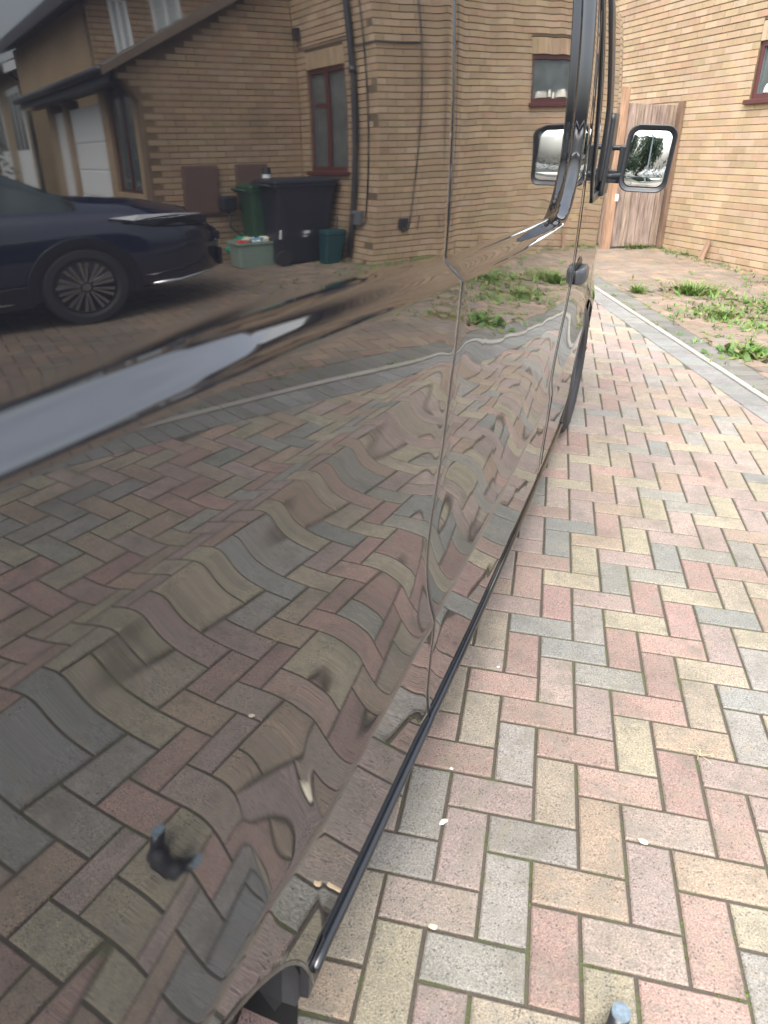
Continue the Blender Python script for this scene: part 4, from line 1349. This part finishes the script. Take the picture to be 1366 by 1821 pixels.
for sy in (1, -1):
    hl = MB()
    pts = [(1.72, .89, .88), (1.95, .875, .83), (2.2, .825, .80), (2.5, .66, .79), (2.5, .65, .86), (2.2, .80, .89), (1.9, .87, .92)]
    hl.add([(x, sy * (y + .012), z) for x, y, z in pts] + [(x, sy * (y - .05), z) for x, y, z in pts], [tuple(range(7))[::sy], tuple(range(7, 14))[::-sy]] + [((i + 1) % 7, i, 7 + i, 7 + (i + 1) % 7)[::sy] for i in range(7)])
    hlo = build('headlight', hl, M_CLAD, car)
    m_ = MB()
    pts = [(1.62, .897, .925), (1.80, .89, .89), (2.15, .83, .885), (2.45, .69, .89), (2.2, .80, .915), (1.85, .88, .935)]
    m_.add([(x, sy * (y + .018), z) for x, y, z in pts] + [(x, sy * (y - .03), z) for x, y, z in pts], [tuple(range(6))[::sy], tuple(range(6, 12))[::-sy]] + [((i + 1) % 6, i, 6 + i, 6 + (i + 1) % 6)[::sy] for i in range(6)])
    build('light_bar', m_, plain('lamp_lens', (0.75, 0.78, 0.8), 0.15), hlo)
    ch_ = MB(); ch_.tube([(1.9, sy * .90, .3), (2.15, sy * .86, .3), (2.4, sy * .75, .32), (2.6, sy * .57, .345)], .014, 8); build('chrome_strip', ch_, M_CHROME, car, smooth=True)
    ch_ = MB(); ch_.tube([(-.9, sy * .905, .28), (.8, sy * .905, .28)], .012, 8); build('chrome_strip', ch_, M_CHROME, car, smooth=True)
    cd = MB(); cd.box(-.92, .95, sy * .86 - .045, sy * .86 + .045, .22, .42); build('door_cladding', cd, M_CLAD, car, bevel=.01)
    wm = MB(); wm.box(.6, .75, sy * 1.0 - .09, sy * 1.0 + .09, 1.02, 1.16); build('wing_mirror', wm, M_CARBODY, car, bevel=.03)
grl = MB(); grl.box(2.69, 2.73, -.40, .40, .32, .5); grl.box(2.62, 2.68, -.5, .5, .60, .68); build('grille', grl, M_CLAD, car, bevel=.01)
pl = MB(); pl.box(2.735, 2.745, -.26, .26, .42, .53, (.3, .3, .3)); plo = build('number_plate', pl, plain('plate', (0.32, 0.33, 0.34), 0.4), car)

# ------------------------------------------------------------------ bins and tub by the lean-to
def on_ground(x, y, rot=0.0):
    """house-frame placement resting on the sloping ground"""
    return M_HOUSE @ Matrix.Translation((x, y, house_ground(x, y))) @ Matrix.Rotation(rot, 4, 'Z')

def wheelie(label, x, y, rot, w, d, h, mat, marks=None):
    """local x = depth (lid front at -x ... hinge at +x), y = width"""
    o = thing('wheelie_bin', label, 'bin', on_ground(x, y, rot))
    b_ = MB(); secs = []
    for z, k in ((.03, .76), (.1, .78), (.5, .87), (h - .16, .97), (h - .1, 1.0), (h - .07, 1.0)):
        secs.append([(px, py, z) for px, py in rrect(d / 2 * k - .01, w / 2 * k, .05)])
    loft(b_, secs); build('body', b_, mat, o, smooth=False, bevel=.004)
    rm_ = MB(); rm_2 = []
    for z, k in ((h - .085, 1.0), (h - .085, 1.045), (h - .055, 1.045), (h - .055, 1.0)):
        rm_2.append([(px, py, z) for px, py in rrect(d / 2 * k, w / 2 * k, .05)])
    loft(rm_, rm_2, False, False); build('rim', rm_, mat, o)
    l_ = MB(); secs = []
    for z, k in ((h - .05, 1.07), (h - .02, 1.07), (h, .98), (h + .015, .8), (h + .02, .3)):
        secs.append([(px, py, z) for px, py in rrect(d / 2 * k, w / 2 * k, .05)])
    loft(l_, secs); build('lid', l_, mat, o, bevel=.006)
    hn_ = MB(); hn_.tube([(d / 2 + .01, -w * .42, h - .09), (d / 2 + .075, -w * .4, h - .06), (d / 2 + .075, w * .4, h - .06), (d / 2 + .01, w * .42, h - .09)], .016, 8)
    build('handle', hn_, mat, o, smooth=True)
    for sy in (-1, 1):
        m2 = MB(); m2.tube([(d / 2 * .78 - .04, sy * (w * .39), .1), (d / 2 * .78 - .04, sy * (w * .39 + .05), .1)], .1, 24); build('wheel', m2, M_RUBBER, o)
    if marks:
        mk = MB()
        for (x0, x1, z0, z1) in marks:
            kz = lambda z: (.76 + (.97 - .76) * (z / (h - .16))) * w / 2 + .003
            mk.poly([(x0, -kz(z0), z0), (x1, -kz(z0), z0), (x1, -kz(z1), z1), (x0, -kz(z1), z1)], (1, 1, 1))
        build('sticker', mk, M_WHITE, o)
    return o
M_BINB = plain('black_bin', (0.014, 0.016, 0.024), 0.5, bmp=.1)
M_BING = plain('green_bin', (0.018, 0.06, 0.03), 0.5, bmp=.1)
wheelie('large black wheelie bin with lid shut, in the corner under the tall window', 4.56, 1.06, 0.0, .60, .80, 1.08, M_BINB, [(-.06, .02, .40, .44), (-.03, .02, .36, .38), (.31, .34, .35, .47)])
wheelie('green wheelie bin half hidden behind the black one', 4.80, 1.44, .1, .52, .50, 1.03, M_BING, [(.02, .07, .62, .70), (.03, .06, .53, .58), (.02, .08, .78, .80)])
tub = thing('recycling_tub', 'pale green open recycling box heaped with packaging beside the green bin', 'box', on_ground(5.02, 1.22, 0.05))
b_ = MB(); secs = []
for z, k in ((.0, .86), (.02, .87), (.3, .98), (.3, 1.05), (.33, 1.05), (.33, .96), (.06, .84)):
    secs.append([(px, py, z) for px, py in rrect(.285 * k, .2 * k, .04)])
loft(b_, secs); build('body', b_, plain('pale_green_plastic', (0.2, 0.27, 0.22), 0.5, bmp=.1), tub)
for i, (x, y, z, sx, sy, sz, c_, rt) in enumerate([(.2, -.1, .31, .11, .09, .07, (.6, .03, .03), .3), (.1, 0, .33, .1, .1, .06, (.55, .5, .38), .8), (0, -.06, .34, .12, .08, .07, (.25, .5, .7), -.3),
                                                     (-.1, -.05, .33, .12, .1, .08, (.6, .58, .45), .5), (-.2, -.02, .32, .1, .12, .05, (.6, .62, .5), -.6), (.03, -.12, .31, .08, .05, .05, (.7, .7, .68), .1), (.12, -.13, .32, .05, .04, .05, (.1, .1, .12), .9), (-.05, .08, .35, .1, .08, .06, (.5, .55, .6), .4)]):
    m_ = MB(); j = lambda: rng.uniform(-.012, .012)
    vs = [(a * sx / 2 + j(), b * sy / 2 + j(), c2 * sz / 2 + j()) for a, b, c2 in ((-1, -1, -1), (1, -1, -1), (1, 1, -1), (-1, 1, -1), (-1, -1, 1), (1, -1, 1), (1, 1, 1), (-1, 1, 1))]
    m_.add(vs, [(3, 2, 1, 0), (4, 5, 6, 7), (0, 1, 5, 4), (1, 2, 6, 5), (2, 3, 7, 6), (3, 0, 4, 7)], c_)
    nm = ['red carton on the heap of the pale green recycling box', 'brown crumpled carton in the pale green recycling box', 'light blue bag on the heap of the pale green recycling box', 'cream carton nearest the green bin on the recycling heap',
          'flattened pale card hanging over the recycling box rim', 'white packet at the front of the recycling box', 'small dark packet beside the red carton', 'grey carton at the back of the recycling box']
    p_ = build('packaging', m_, attr_mat('packaging_print', 0.6), None)
    p_.matrix_world = tub.matrix_world @ Matrix.Translation((x, y, z)) @ Matrix.Rotation(rt, 4, 'Z') @ Matrix.Rotation(rt * .4, 4, 'X')
    tag(p_, nm[i], 'packaging', 'packaging in the recycling box')
bag = thing('teal_bag', 'crumpled teal plastic bag between the recycling box and the charger cable', 'bag', on_ground(5.0, 1.56, 0))
m_ = MB(); secs = []
for k in range(10):
    a = k / 9; r_ = math.sin(math.pi * (a * .92 + .04)) * .16
    secs.append([(-.26 + .52 * a, r_ * math.cos(q) * (1 + .2 * math.sin(3 * q + k)), .2 + r_ * 1.1 * math.sin(q) * (1 + .15 * math.cos(5 * q + 2 * k))) for q in [2 * math.pi * i / 16 for i in range(16)]])
loft(m_, secs); build('bag_body', m_, plain('teal_film', (0.0, 0.22, 0.14), 0.3), bag)
cup_ = thing('plastic_pot', 'small black pot with a white base standing on the wheelie bin lid', 'pot', M_HOUSE @ Matrix.Translation((4.86, 1.2, house_ground(4.56, 1.06) + 1.095)))
m_ = MB(); m_.tube([(0, 0, 0), (0, 0, .05)], .05, 14); build('base', m_, M_WHITE, cup_)
m_ = MB(); m_.tube([(0, 0, .05), (0, 0, .13)], [.055, .045], 14); build('cap', m_, M_BLACK, cup_)
cad = thing('food_caddy', 'small dark teal food caddy with a raised wire handle beside the drainpipe', 'bin', on_ground(4.3, .60, 0))
m_ = MB(); secs = [[(px, py, z) for px, py in rrect(.13 * k, .11 * k, .03)] for z, k in ((0, .8), (.02, .82), (.36, 1.0), (.38, 1.06), (.42, 1.04), (.43, .9))]
loft(m_, secs); build('body', m_, plain('teal_plastic', (0.006, 0.045, 0.05), 0.5), cad)
m_ = MB(); m_.tube([(-.0, -.1, .4), (0, -.1, .58), (0, -.07, .62), (0, .07, .62), (0, .1, .58), (0, .1, .4)], .007, 6); build('handle', m_, M_BLACK, cad)

# ------------------------------------------------------------------ small black post at the photographer's side
po = g2w(.352, -.40, 0)
post = thing('marker_post', 'short black tube with a scuffed grey cap standing on the pavers', 'post', M_GROUND @ Matrix.Translation((.349, -.423, 0)) @ Matrix.Diagonal((.85, .85, .65, 1)))
m_ = MB(); m_.tube([(0, 0, .001), (0, .001, .012), (.001, .003, .03), (.002, .006, .06), (.004, .012, .104)], [.029, .028, .021, .02, .0195], 24); build('tube', m_, M_BLACK, post, smooth=True)
m_ = MB(); m_.tube([(.004, .012, .104), (.0042, .0124, .112)], [.0195, .0185], 24); build('cap', m_, masonry_mat('scuffed_cap', 300, .6, 1.2, 60, .8, .5, .2, .001, (.6, .6, .62), .3) if False else plain('grey_cap', (0.13, 0.17, 0.2), .45, var=.3, sc=120), post)
m_ = MB(); secs = [[(px - .028, py - .016, z) for px, py in rrect(.026 * k, .02 * k, .018 * k)] for z, k in ((0.001, 1.0), (.02, 1.0), (.045, .8), (.06, .4))]
loft(m_, secs); build('foot', m_, M_RUBBER, post, smooth=True)

# ------------------------------------------------------------------ plants
def blade(mb, base, ang, length, width, lean, col, droop=.6, segs=3):
    dx, dy = math.cos(ang), math.sin(ang)
    nx, ny = -dy, dx
    L_, R_ = [], []
    for i in range(segs + 1):
        f_ = i / segs
        r_ = length * (math.sin(lean) * f_ + droop * f_ * f_ * .4)
        z = length * (math.cos(lean) * f_ - droop * f_ * f_ * .35)
        w = width * (1 - f_ ** 1.6) * (.5 + 1.5 * f_ if f_ < .4 else 1.1)
        x, y = base[0] + dx * r_, base[1] + dy * r_
        L_.append((x - nx * w, y - ny * w, base[2] + max(z, .002))); R_.append((x + nx * w, y + ny * w, base[2] + max(z, .002)))
    for i in range(segs):
        mb.poly([L_[i], R_[i], R_[i + 1], L_[i + 1]], col)

GREENS = [(.085, .17, .03), (.11, .20, .035), (.065, .14, .03), (.14, .21, .04), (.19, .21, .06), (.10, .18, .045), (.18, .15, .08)]
def tuft(n, spread, h, seed, w=.006, broad=.3):
    r_ = random.Random(seed); mb = MB()
    for _ in range(n):
        a = r_.uniform(0, 2 * math.pi); d = abs(r_.gauss(0, spread * .5))
        bx, by = math.cos(a) * d, math.sin(a) * d
        c_ = r_.choice(GREENS); k = r_.uniform(.7, 1.25); c_ = tuple(x * k for x in c_)
        if r_.random() < broad:
            blade(mb, (bx, by, 0), r_.uniform(0, 6.28), h * r_.uniform(.5, .9), w * 2.4, r_.uniform(.5, 1.2), c_, .5)
        else:
            blade(mb, (bx, by, 0), a + r_.uniform(-.8, .8), h * r_.uniform(.5, 1.2), w * .7, r_.uniform(.05, .8), c_, .7)
    return mb
def weed(label, gx_, gy_, n, spread, h, seed, w=.006, broad=.3):
    o = thing('weed', label, 'weed', M_GROUND @ Matrix.Translation((gx_, gy_, 0)))
    mb = tuft(n, spread, h, seed, w, broad)
    build('leaves', mb, M_LEAF, o)
weed('bushy weed clump on the forecourt, farthest clump along the kerb', 1.58, 6.70, 300, .3, .17, 1, .009, .4)
weed('broad-leaved weed against the brick wall foot at the right edge', 2.50, 9.05, 240, .26, .19, 2, .014, .7)
weed('wide bright green weed patch on the forecourt at the right edge', 2.25, 6.15, 620, .75, .085, 3, .008, .5)
weed('yellow-green weed clump in the middle of the weedy forecourt, left of the wide patch', 1.66, 5.75, 330, .34, .08, 4, .008, .4)
weed('dandelion-like weed nearest the kerb at the right edge', 1.62, 4.45, 220, .24, .09, 5, .012, .8)
weed('row of grass growing along the foot of the wooden gate', 1.25, 9.93, 360, .33, .13, 6, .008, .3)
weed('small tuft beside the dark edging close to the van', 1.02, 6.55, 90, .1, .14, 7, .007, .2)
weed('low sparse weeds at the wall foot between gate and stake', 2.02, 9.66, 220, .34, .1, 8, .008, .4)
# ground cover nobody could count
gc = MB(); r_ = random.Random(11)
def scatter(n, fx_, h0, h1, w):
    for _ in range(n):
        x, y = fx_()
        c_ = tuple(v * r_.uniform(.7, 1.3) for v in r_.choice(GREENS))
        k = r_.randint(4, 9); hh = r_.uniform(h0, h1)
        for _ in range(k):
            blade(gc, (x + r_.gauss(0, .015), y + r_.gauss(0, .015), -.003), r_.uniform(0, 6.28), hh * r_.uniform(.6, 1.2), w, r_.uniform(.2, 1.2), c_, .6, 2)
def along_wall():
    p = w2g(h2w(r_.uniform(-.3, 4.3), -abs(r_.gauss(.08, .12)) - .02)); return p[0], p[1]
def along_wall2():
    p = w2g(h2w(r_.uniform(2.4, 4.4), -abs(r_.gauss(.2, .35)) - .05)); return p[0], p[1]
def patch(cx, cy, s_): return lambda: (cx + r_.gauss(0, s_), cy + r_.gauss(0, s_))
def along_kerb():
    b_ = r_.uniform(-8, 1.5); a_ = abs(r_.gauss(.0, .035)) + .015 if r_.random() < .6 else r_.gauss(.24, .03)
    return kerb_local(a_, b_)
scatter(160, along_wall, .03, .08, .004)
scatter(120, along_wall2, .04, .1, .005)
scatter(260, along_kerb, .01, .035, .003)
for cx, cy, s_, n in ((2.0, 6.1, .5, 160), (1.75, 5.5, .3, 90), (2.7, 6.0, .5, 160), (1.7, 4.6, .25, 60), (3.1, 5.0, .5, 120), (2.4, 4.6, .35, 60), (1.3, 6.9, .3, 30), (3.5, 6.2, .5, 60), (2.2, 7.4, .5, 30)):
    scatter(n, patch(cx, cy, s_), .025, .08, .0055)
link('ground_weeds', gc.mesh('ground_weeds', M_LEAF), None, M_GROUND, 'stuff')
# moss cushions in the joints of the drive
ms = MB(); r_ = random.Random(5)
for _ in range(2600):
    if r_.random() < .5:
        x = round(r_.uniform(-2, 24)) * .1; y = -r_.uniform(-50, 10) * .1
    else:
        x = r_.uniform(-.2, 2.4); y = -round(r_.uniform(-50, 10)) * .1
    if KN[0] * x + KN[1] * y > EDGE: continue
    if math.sin(x * 7 + 1.3) * math.sin(y * 5 + .7) + .5 * math.sin(x * 19 + y * 13) < .15: continue
    rr_ = r_.uniform(.0015, .0042); n = 6
    a0 = r_.uniform(0, 1)
    ring_ = [(x + rr_ * math.cos(a0 + 6.283 * i / n), y + rr_ * math.sin(a0 + 6.283 * i / n), -.005) for i in range(n)]
    top_ = (x, y, r_.uniform(-.002, .0012))
    c_ = tuple(v * r_.uniform(.7, 1.2) for v in (.09, .13, .02))
    for i in range(n): ms.poly([ring_[i], ring_[(i + 1) % n], top_], c_)
link('moss', ms.mesh('moss', M_LEAF), None, M_GROUND, 'stuff')

# fallen bits on the pavers
def litter(name, label, cat, x, y, r0, col, flat=.25, rot=0.0):
    m_ = MB(); n = 9; rr2 = random.Random(int(x * 1000))
    base = [(r0 * (1 + rr2.uniform(-.25, .25)) * math.cos(6.283 * i / n) * 1.25, r0 * (1 + rr2.uniform(-.25, .25)) * math.sin(6.283 * i / n) * .75) for i in range(n)]
    V = [(a_, b2, 0) for a_, b2 in base] + [(a_ * .6, b2 * .6, r0 * flat) for a_, b2 in base]
    m_.add(V, [tuple(n + i for i in range(n))] + [(i, (i + 1) % n, n + (i + 1) % n, n + i) for i in range(n)], col)
    o = build(name, m_, attr_mat('litter', .6), None)
    o.matrix_world = M_GROUND @ Matrix.Translation((x, y, .0018)) @ Matrix.Rotation(rot, 4, 'Z')
    tag(o, label, cat)
LP = {'a': (803, 1368), 'b': (770, 1649), 'c': (788, 1462), 'd': (1144, 1497), 'e': (886, 1187)}
def px2g(x, y):
    d = FW * 1275 + RW * (x - 683) + DW * (y - 910.5)
    t = ((GO - CAM) @ GZ) / (d @ GZ)
    g = w2g(CAM + d * t); return float(g[0]), float(g[1])
q = px2g(*LP['a']); litter('pebble', 'tiny white pebble in a joint beside the van sill', 'pebble', q[0], q[1], .004, (.75, .75, .73), .6)
q = px2g(*LP['b']); litter('fallen_leaf', 'small cream fallen leaf on the joint nearest the bottom', 'leaf', q[0], q[1], .008, (.65, .5, .32), .15)
q = px2g(*LP['c']); litter('fallen_leaf', 'curled pale green leaf on the joint near the van', 'leaf', q[0], q[1], .009, (.5, .52, .38), .4, .8)
q = px2g(*LP['d']); litter('fallen_leaf', 'narrow straw-coloured leaf sliver on the right paver joint', 'leaf', q[0], q[1], .009, (.6, .55, .42), .3, -.2)
q = px2g(*LP['e']); litter('pebble', 'tiny white pebble on the yellow paver by the sill', 'pebble', q[0], q[1], .0035, (.75, .75, .73), .6)
q = px2g(1245, 1345)
stw = MB(); rr2 = random.Random(3)
for _ in range(7):
    a = rr2.uniform(0, 6.28); l_ = rr2.uniform(.02, .04)
    stw.tube([(0, 0, .002), (l_ * .5 * math.cos(a), l_ * .5 * math.sin(a), .008), (l_ * math.cos(a + .3), l_ * math.sin(a + .3), .003)], .0006, 4, (.5, .4, .22))
so = build('dry_grass', stw, attr_mat('straw', .7), None); so.matrix_world = M_GROUND @ Matrix.Translation((q[0], q[1], .001))
tag(so, 'wisp of dry straw lying on a paver joint at the right', 'straw')

# ------------------------------------------------------------------ neighbour, hedge, tree, lamp post
nb = thing('neighbour_house', 'buff brick neighbour house with white barge board, beyond the hedge', 'house', M_HOUSE)
NBY, NX = 12.0, 5.3
w_ = MB()
ez, rdx = 3.62, 4.0
w_.add([(NX, NBY, -.6), (NX - 8, NBY, -.6), (NX - 8, NBY, ez), (NX - 4, NBY, ez + rdx * .42), (NX, NBY, ez), (NX, NBY + 14, -.6), (NX - 8, NBY + 14, -.6), (NX - 8, NBY + 14, ez), (NX - 4, NBY + 14, ez + rdx * .42), (NX, NBY + 14, ez)],
       [(1, 0, 4, 3, 2), (5, 6, 7, 8, 9), (0, 5, 9, 4), (6, 1, 2, 7)], (.26, .2, .115))
build('wall', w_, M_BRICK, nb)
w_ = MB()
for k in range(10):
    fa_, fb_ = k / 10, (k + 1) / 10
    xa, xb = NX + .4 - 4.4 * fa_, NX + .4 - 4.4 * fb_ - .05
    za, zb2 = ez - .17 + 4.4 * .42 * fa_, ez - .17 + 4.4 * .42 * fb_
    w_.add([(xa, NBY - .2, za + .06), (xa, NBY + 14.2, za + .06), (xb, NBY + 14.2, zb2 + .1), (xb, NBY - .2, zb2 + .1), (xa, NBY - .2, za + .02), (xa, NBY + 14.2, za + .02)], [(0, 1, 2, 3), (4, 5, 1, 0)], jcol((.07, .07, .075), .2))
w_.poly([(NX - 4, NBY - .2, ez + 1.78), (NX - 4, NBY + 14.2, ez + 1.78), (NX - 8.4, NBY + 14.2, ez - .1), (NX - 8.4, NBY - .2, ez - .1)], (.08, .075, .07))
build('roof', w_, M_TILE, nb)
w_ = MB()
for sg in (1, -1):
    x0_ = NX - 4; x1_ = NX - 4 + sg * 4.42
    V = [(x1_, NBY - .22, ez - .2 - .14), (x0_, NBY - .22, ez + 1.67 - .14), (x0_, NBY - .22, ez + 1.72), (x1_, NBY - .22, ez - .14), (x1_, NBY - .18, ez - .2 - .14), (x0_, NBY - .18, ez + 1.67 - .14), (x0_, NBY - .18, ez + 1.72), (x1_, NBY - .18, ez - .14)]
    w_.add(V, [(0, 1, 2, 3)[::-sg], (7, 6, 5, 4)[::-sg], (0, 3, 7, 4)[::sg], (0, 4, 5, 1)[::sg]])
build('barge_board', w_, M_WHITE, nb)
gt = MB(); gt.tube([(NX + .42, NBY - .2, ez - .18), (NX + .42, NBY + 14, ez - .18)], .07, 8); gt.tube([(NX + .4, NBY + .15, ez - .2), (NX + .06, NBY + .1, ez - .5), (NX + .06, NBY + .1, -.5)], .045, 8)
build('gutter', gt, M_BLACK, nb)
for y0_, y1_ in ((NBY + .9, NBY + 2.6), (NBY + 4, NBY + 6), (NBY + 7.5, NBY + 9.5)):
    m_ = MB(); m_.box(NX + .005, NX + .04, y0_, y1_, -.3, ez - .5); wv = build('window', m_, M_WHITE, nb)
    m_ = MB()
    n_ = 3
    for i in range(n_):
        a_ = y0_ + (y1_ - y0_) * i / n_ + .07; b2_ = y0_ + (y1_ - y0_) * (i + 1) / n_ - .07
        m_.box(NX + .041, NX + .05, a_, b2_, 1.6, ez - .65)
    build('pane', m_, M_PANE, wv)

def leaf_cloud(mb, cx, cy, cz, rx, ry, rz, n, size, cols, rr3, shell=.55):
    for _ in range(n):
        while True:
            x, y, z = rr3.uniform(-1, 1), rr3.uniform(-1, 1), rr3.uniform(-1, 1)
            d = x * x + y * y + z * z
            if d < 1 and d > shell * rr3.random(): break
        p = Vector((cx + x * rx, cy + y * ry, cz + z * rz))
        a = Vector((rr3.gauss(0, 1), rr3.gauss(0, 1), rr3.gauss(0, 1))).normalized()
        b2 = a.orthogonal().normalized(); c2 = a.cross(b2)
        s_ = size * rr3.uniform(.6, 1.4)
        k = rr3.uniform(.6, 1.3); col = tuple(v * k for v in rr3.choice(cols))
        mb.poly([p - b2 * s_, p + c2 * s_ * .5, p + b2 * s_, p - c2 * s_ * .5], col)
hg = MB(); r3 = random.Random(9)
HC = [(.02, .045, .018), (.03, .06, .022), (.015, .035, .015)]
for i in range(16):
    leaf_cloud(hg, 6.9 + i * .32 + r3.uniform(-.1, .1), 7.6 + r3.uniform(-.15, .15), .9 + r3.uniform(-.1, .15), .42, .45, .95 + r3.uniform(-.1, .15), 420, .045, HC, r3, .8)
hgt = thing('hedge', 'dense dark green hedge beyond the parked car, left of the white doors', 'hedge', M_HOUSE)
build('foliage', hg, M_LEAF, hgt, kind='stuff')

def tree(label, base, h, crown_r, seed, cols, n=9000, leaf=.07, clumps=34):
    o = thing('tree', label, 'tree', Matrix.Translation(base))
    r4 = random.Random(seed)
    tr = MB()
    tr.tube([(0, 0, -.4), (.03, .02, h * .15), (-.05, .05, h * .35), (.04, 0, h * .6), (0, .05, h * .85)], [.2, .16, .12, .07, .02], 10, (.12, .09, .065))
    cl = MB()
    pts = []
    for i in range(clumps):
        a = r4.uniform(0, 6.28); f_ = r4.random()
        z = h * (.28 + .68 * f_)
        rad = crown_r * math.sin(math.pi * (.18 + .8 * f_)) * r4.uniform(.35, 1.0)
        p = (rad * math.cos(a), rad * math.sin(a), z); pts.append(p)
        if i % 2 == 0: tr.tube([(0, 0, z * .6), (p[0] * .5, p[1] * .5, z * .85), p], [.05, .03, .01], 6, (.12, .09, .065))
        leaf_cloud(cl, *p, crown_r * .3, crown_r * .3, crown_r * .26, n // clumps, leaf, cols, r4, .4)
    build('trunk', tr, attr_mat('bark', .9), o)
    build('crown', cl, M_LEAF, o, kind='stuff')
    return o
TC = [(.06, .10, .05), (.08, .13, .06), (.05, .085, .05), (.10, .14, .09)]
def vloc(s, t, z=0.0):
    return Vector(OV + SV * s + TV * t + ZV * z)
tree('leafy green tree behind the camera, seen in the door mirror', vloc(-16, 1.35, -.3), 5.0, 2.5, 21, TC, 15000, .085)
lp = thing('lamp_post', 'plain grey steel lamp post behind the camera, seen in the door mirror', 'lamp post', Matrix.Translation(vloc(-10.5, 1.55, -.2)))
m_ = MB(); m_.tube([(0, 0, 0), (0, 0, 1.2), (0, 0, 1.25), (0, 0, 7.0)], [.085, .085, .062, .045], 14); build('column', m_, plain('galvanised_steel', (.28, .29, .3), .5), lp, smooth=True)
m_ = MB(); m_.tube([(0, 0, 7.0), (0, -.3, 7.25), (0, -.8, 7.3)], .03, 8); m_.box(-.1, .1, -1.3, -.7, 7.27, 7.36); build('lantern', m_, M_GREYPL, lp)
fh = MB(); r3 = random.Random(19)
for i in range(34):
    leaf_cloud(fh, -10 + i * .75, 0, 1.0, .7, .5, 1.1 + r3.uniform(-.2, .3), 260, .07, HC, r3, .8)
fht = thing('roadside_hedge', 'long clipped hedge across the road behind the camera', 'hedge', M_VAN @ Matrix.Translation((0, -17.5, -.3)))
build('foliage', fh, M_LEAF, fht, kind='stuff')

bpy.context.view_layer.update()
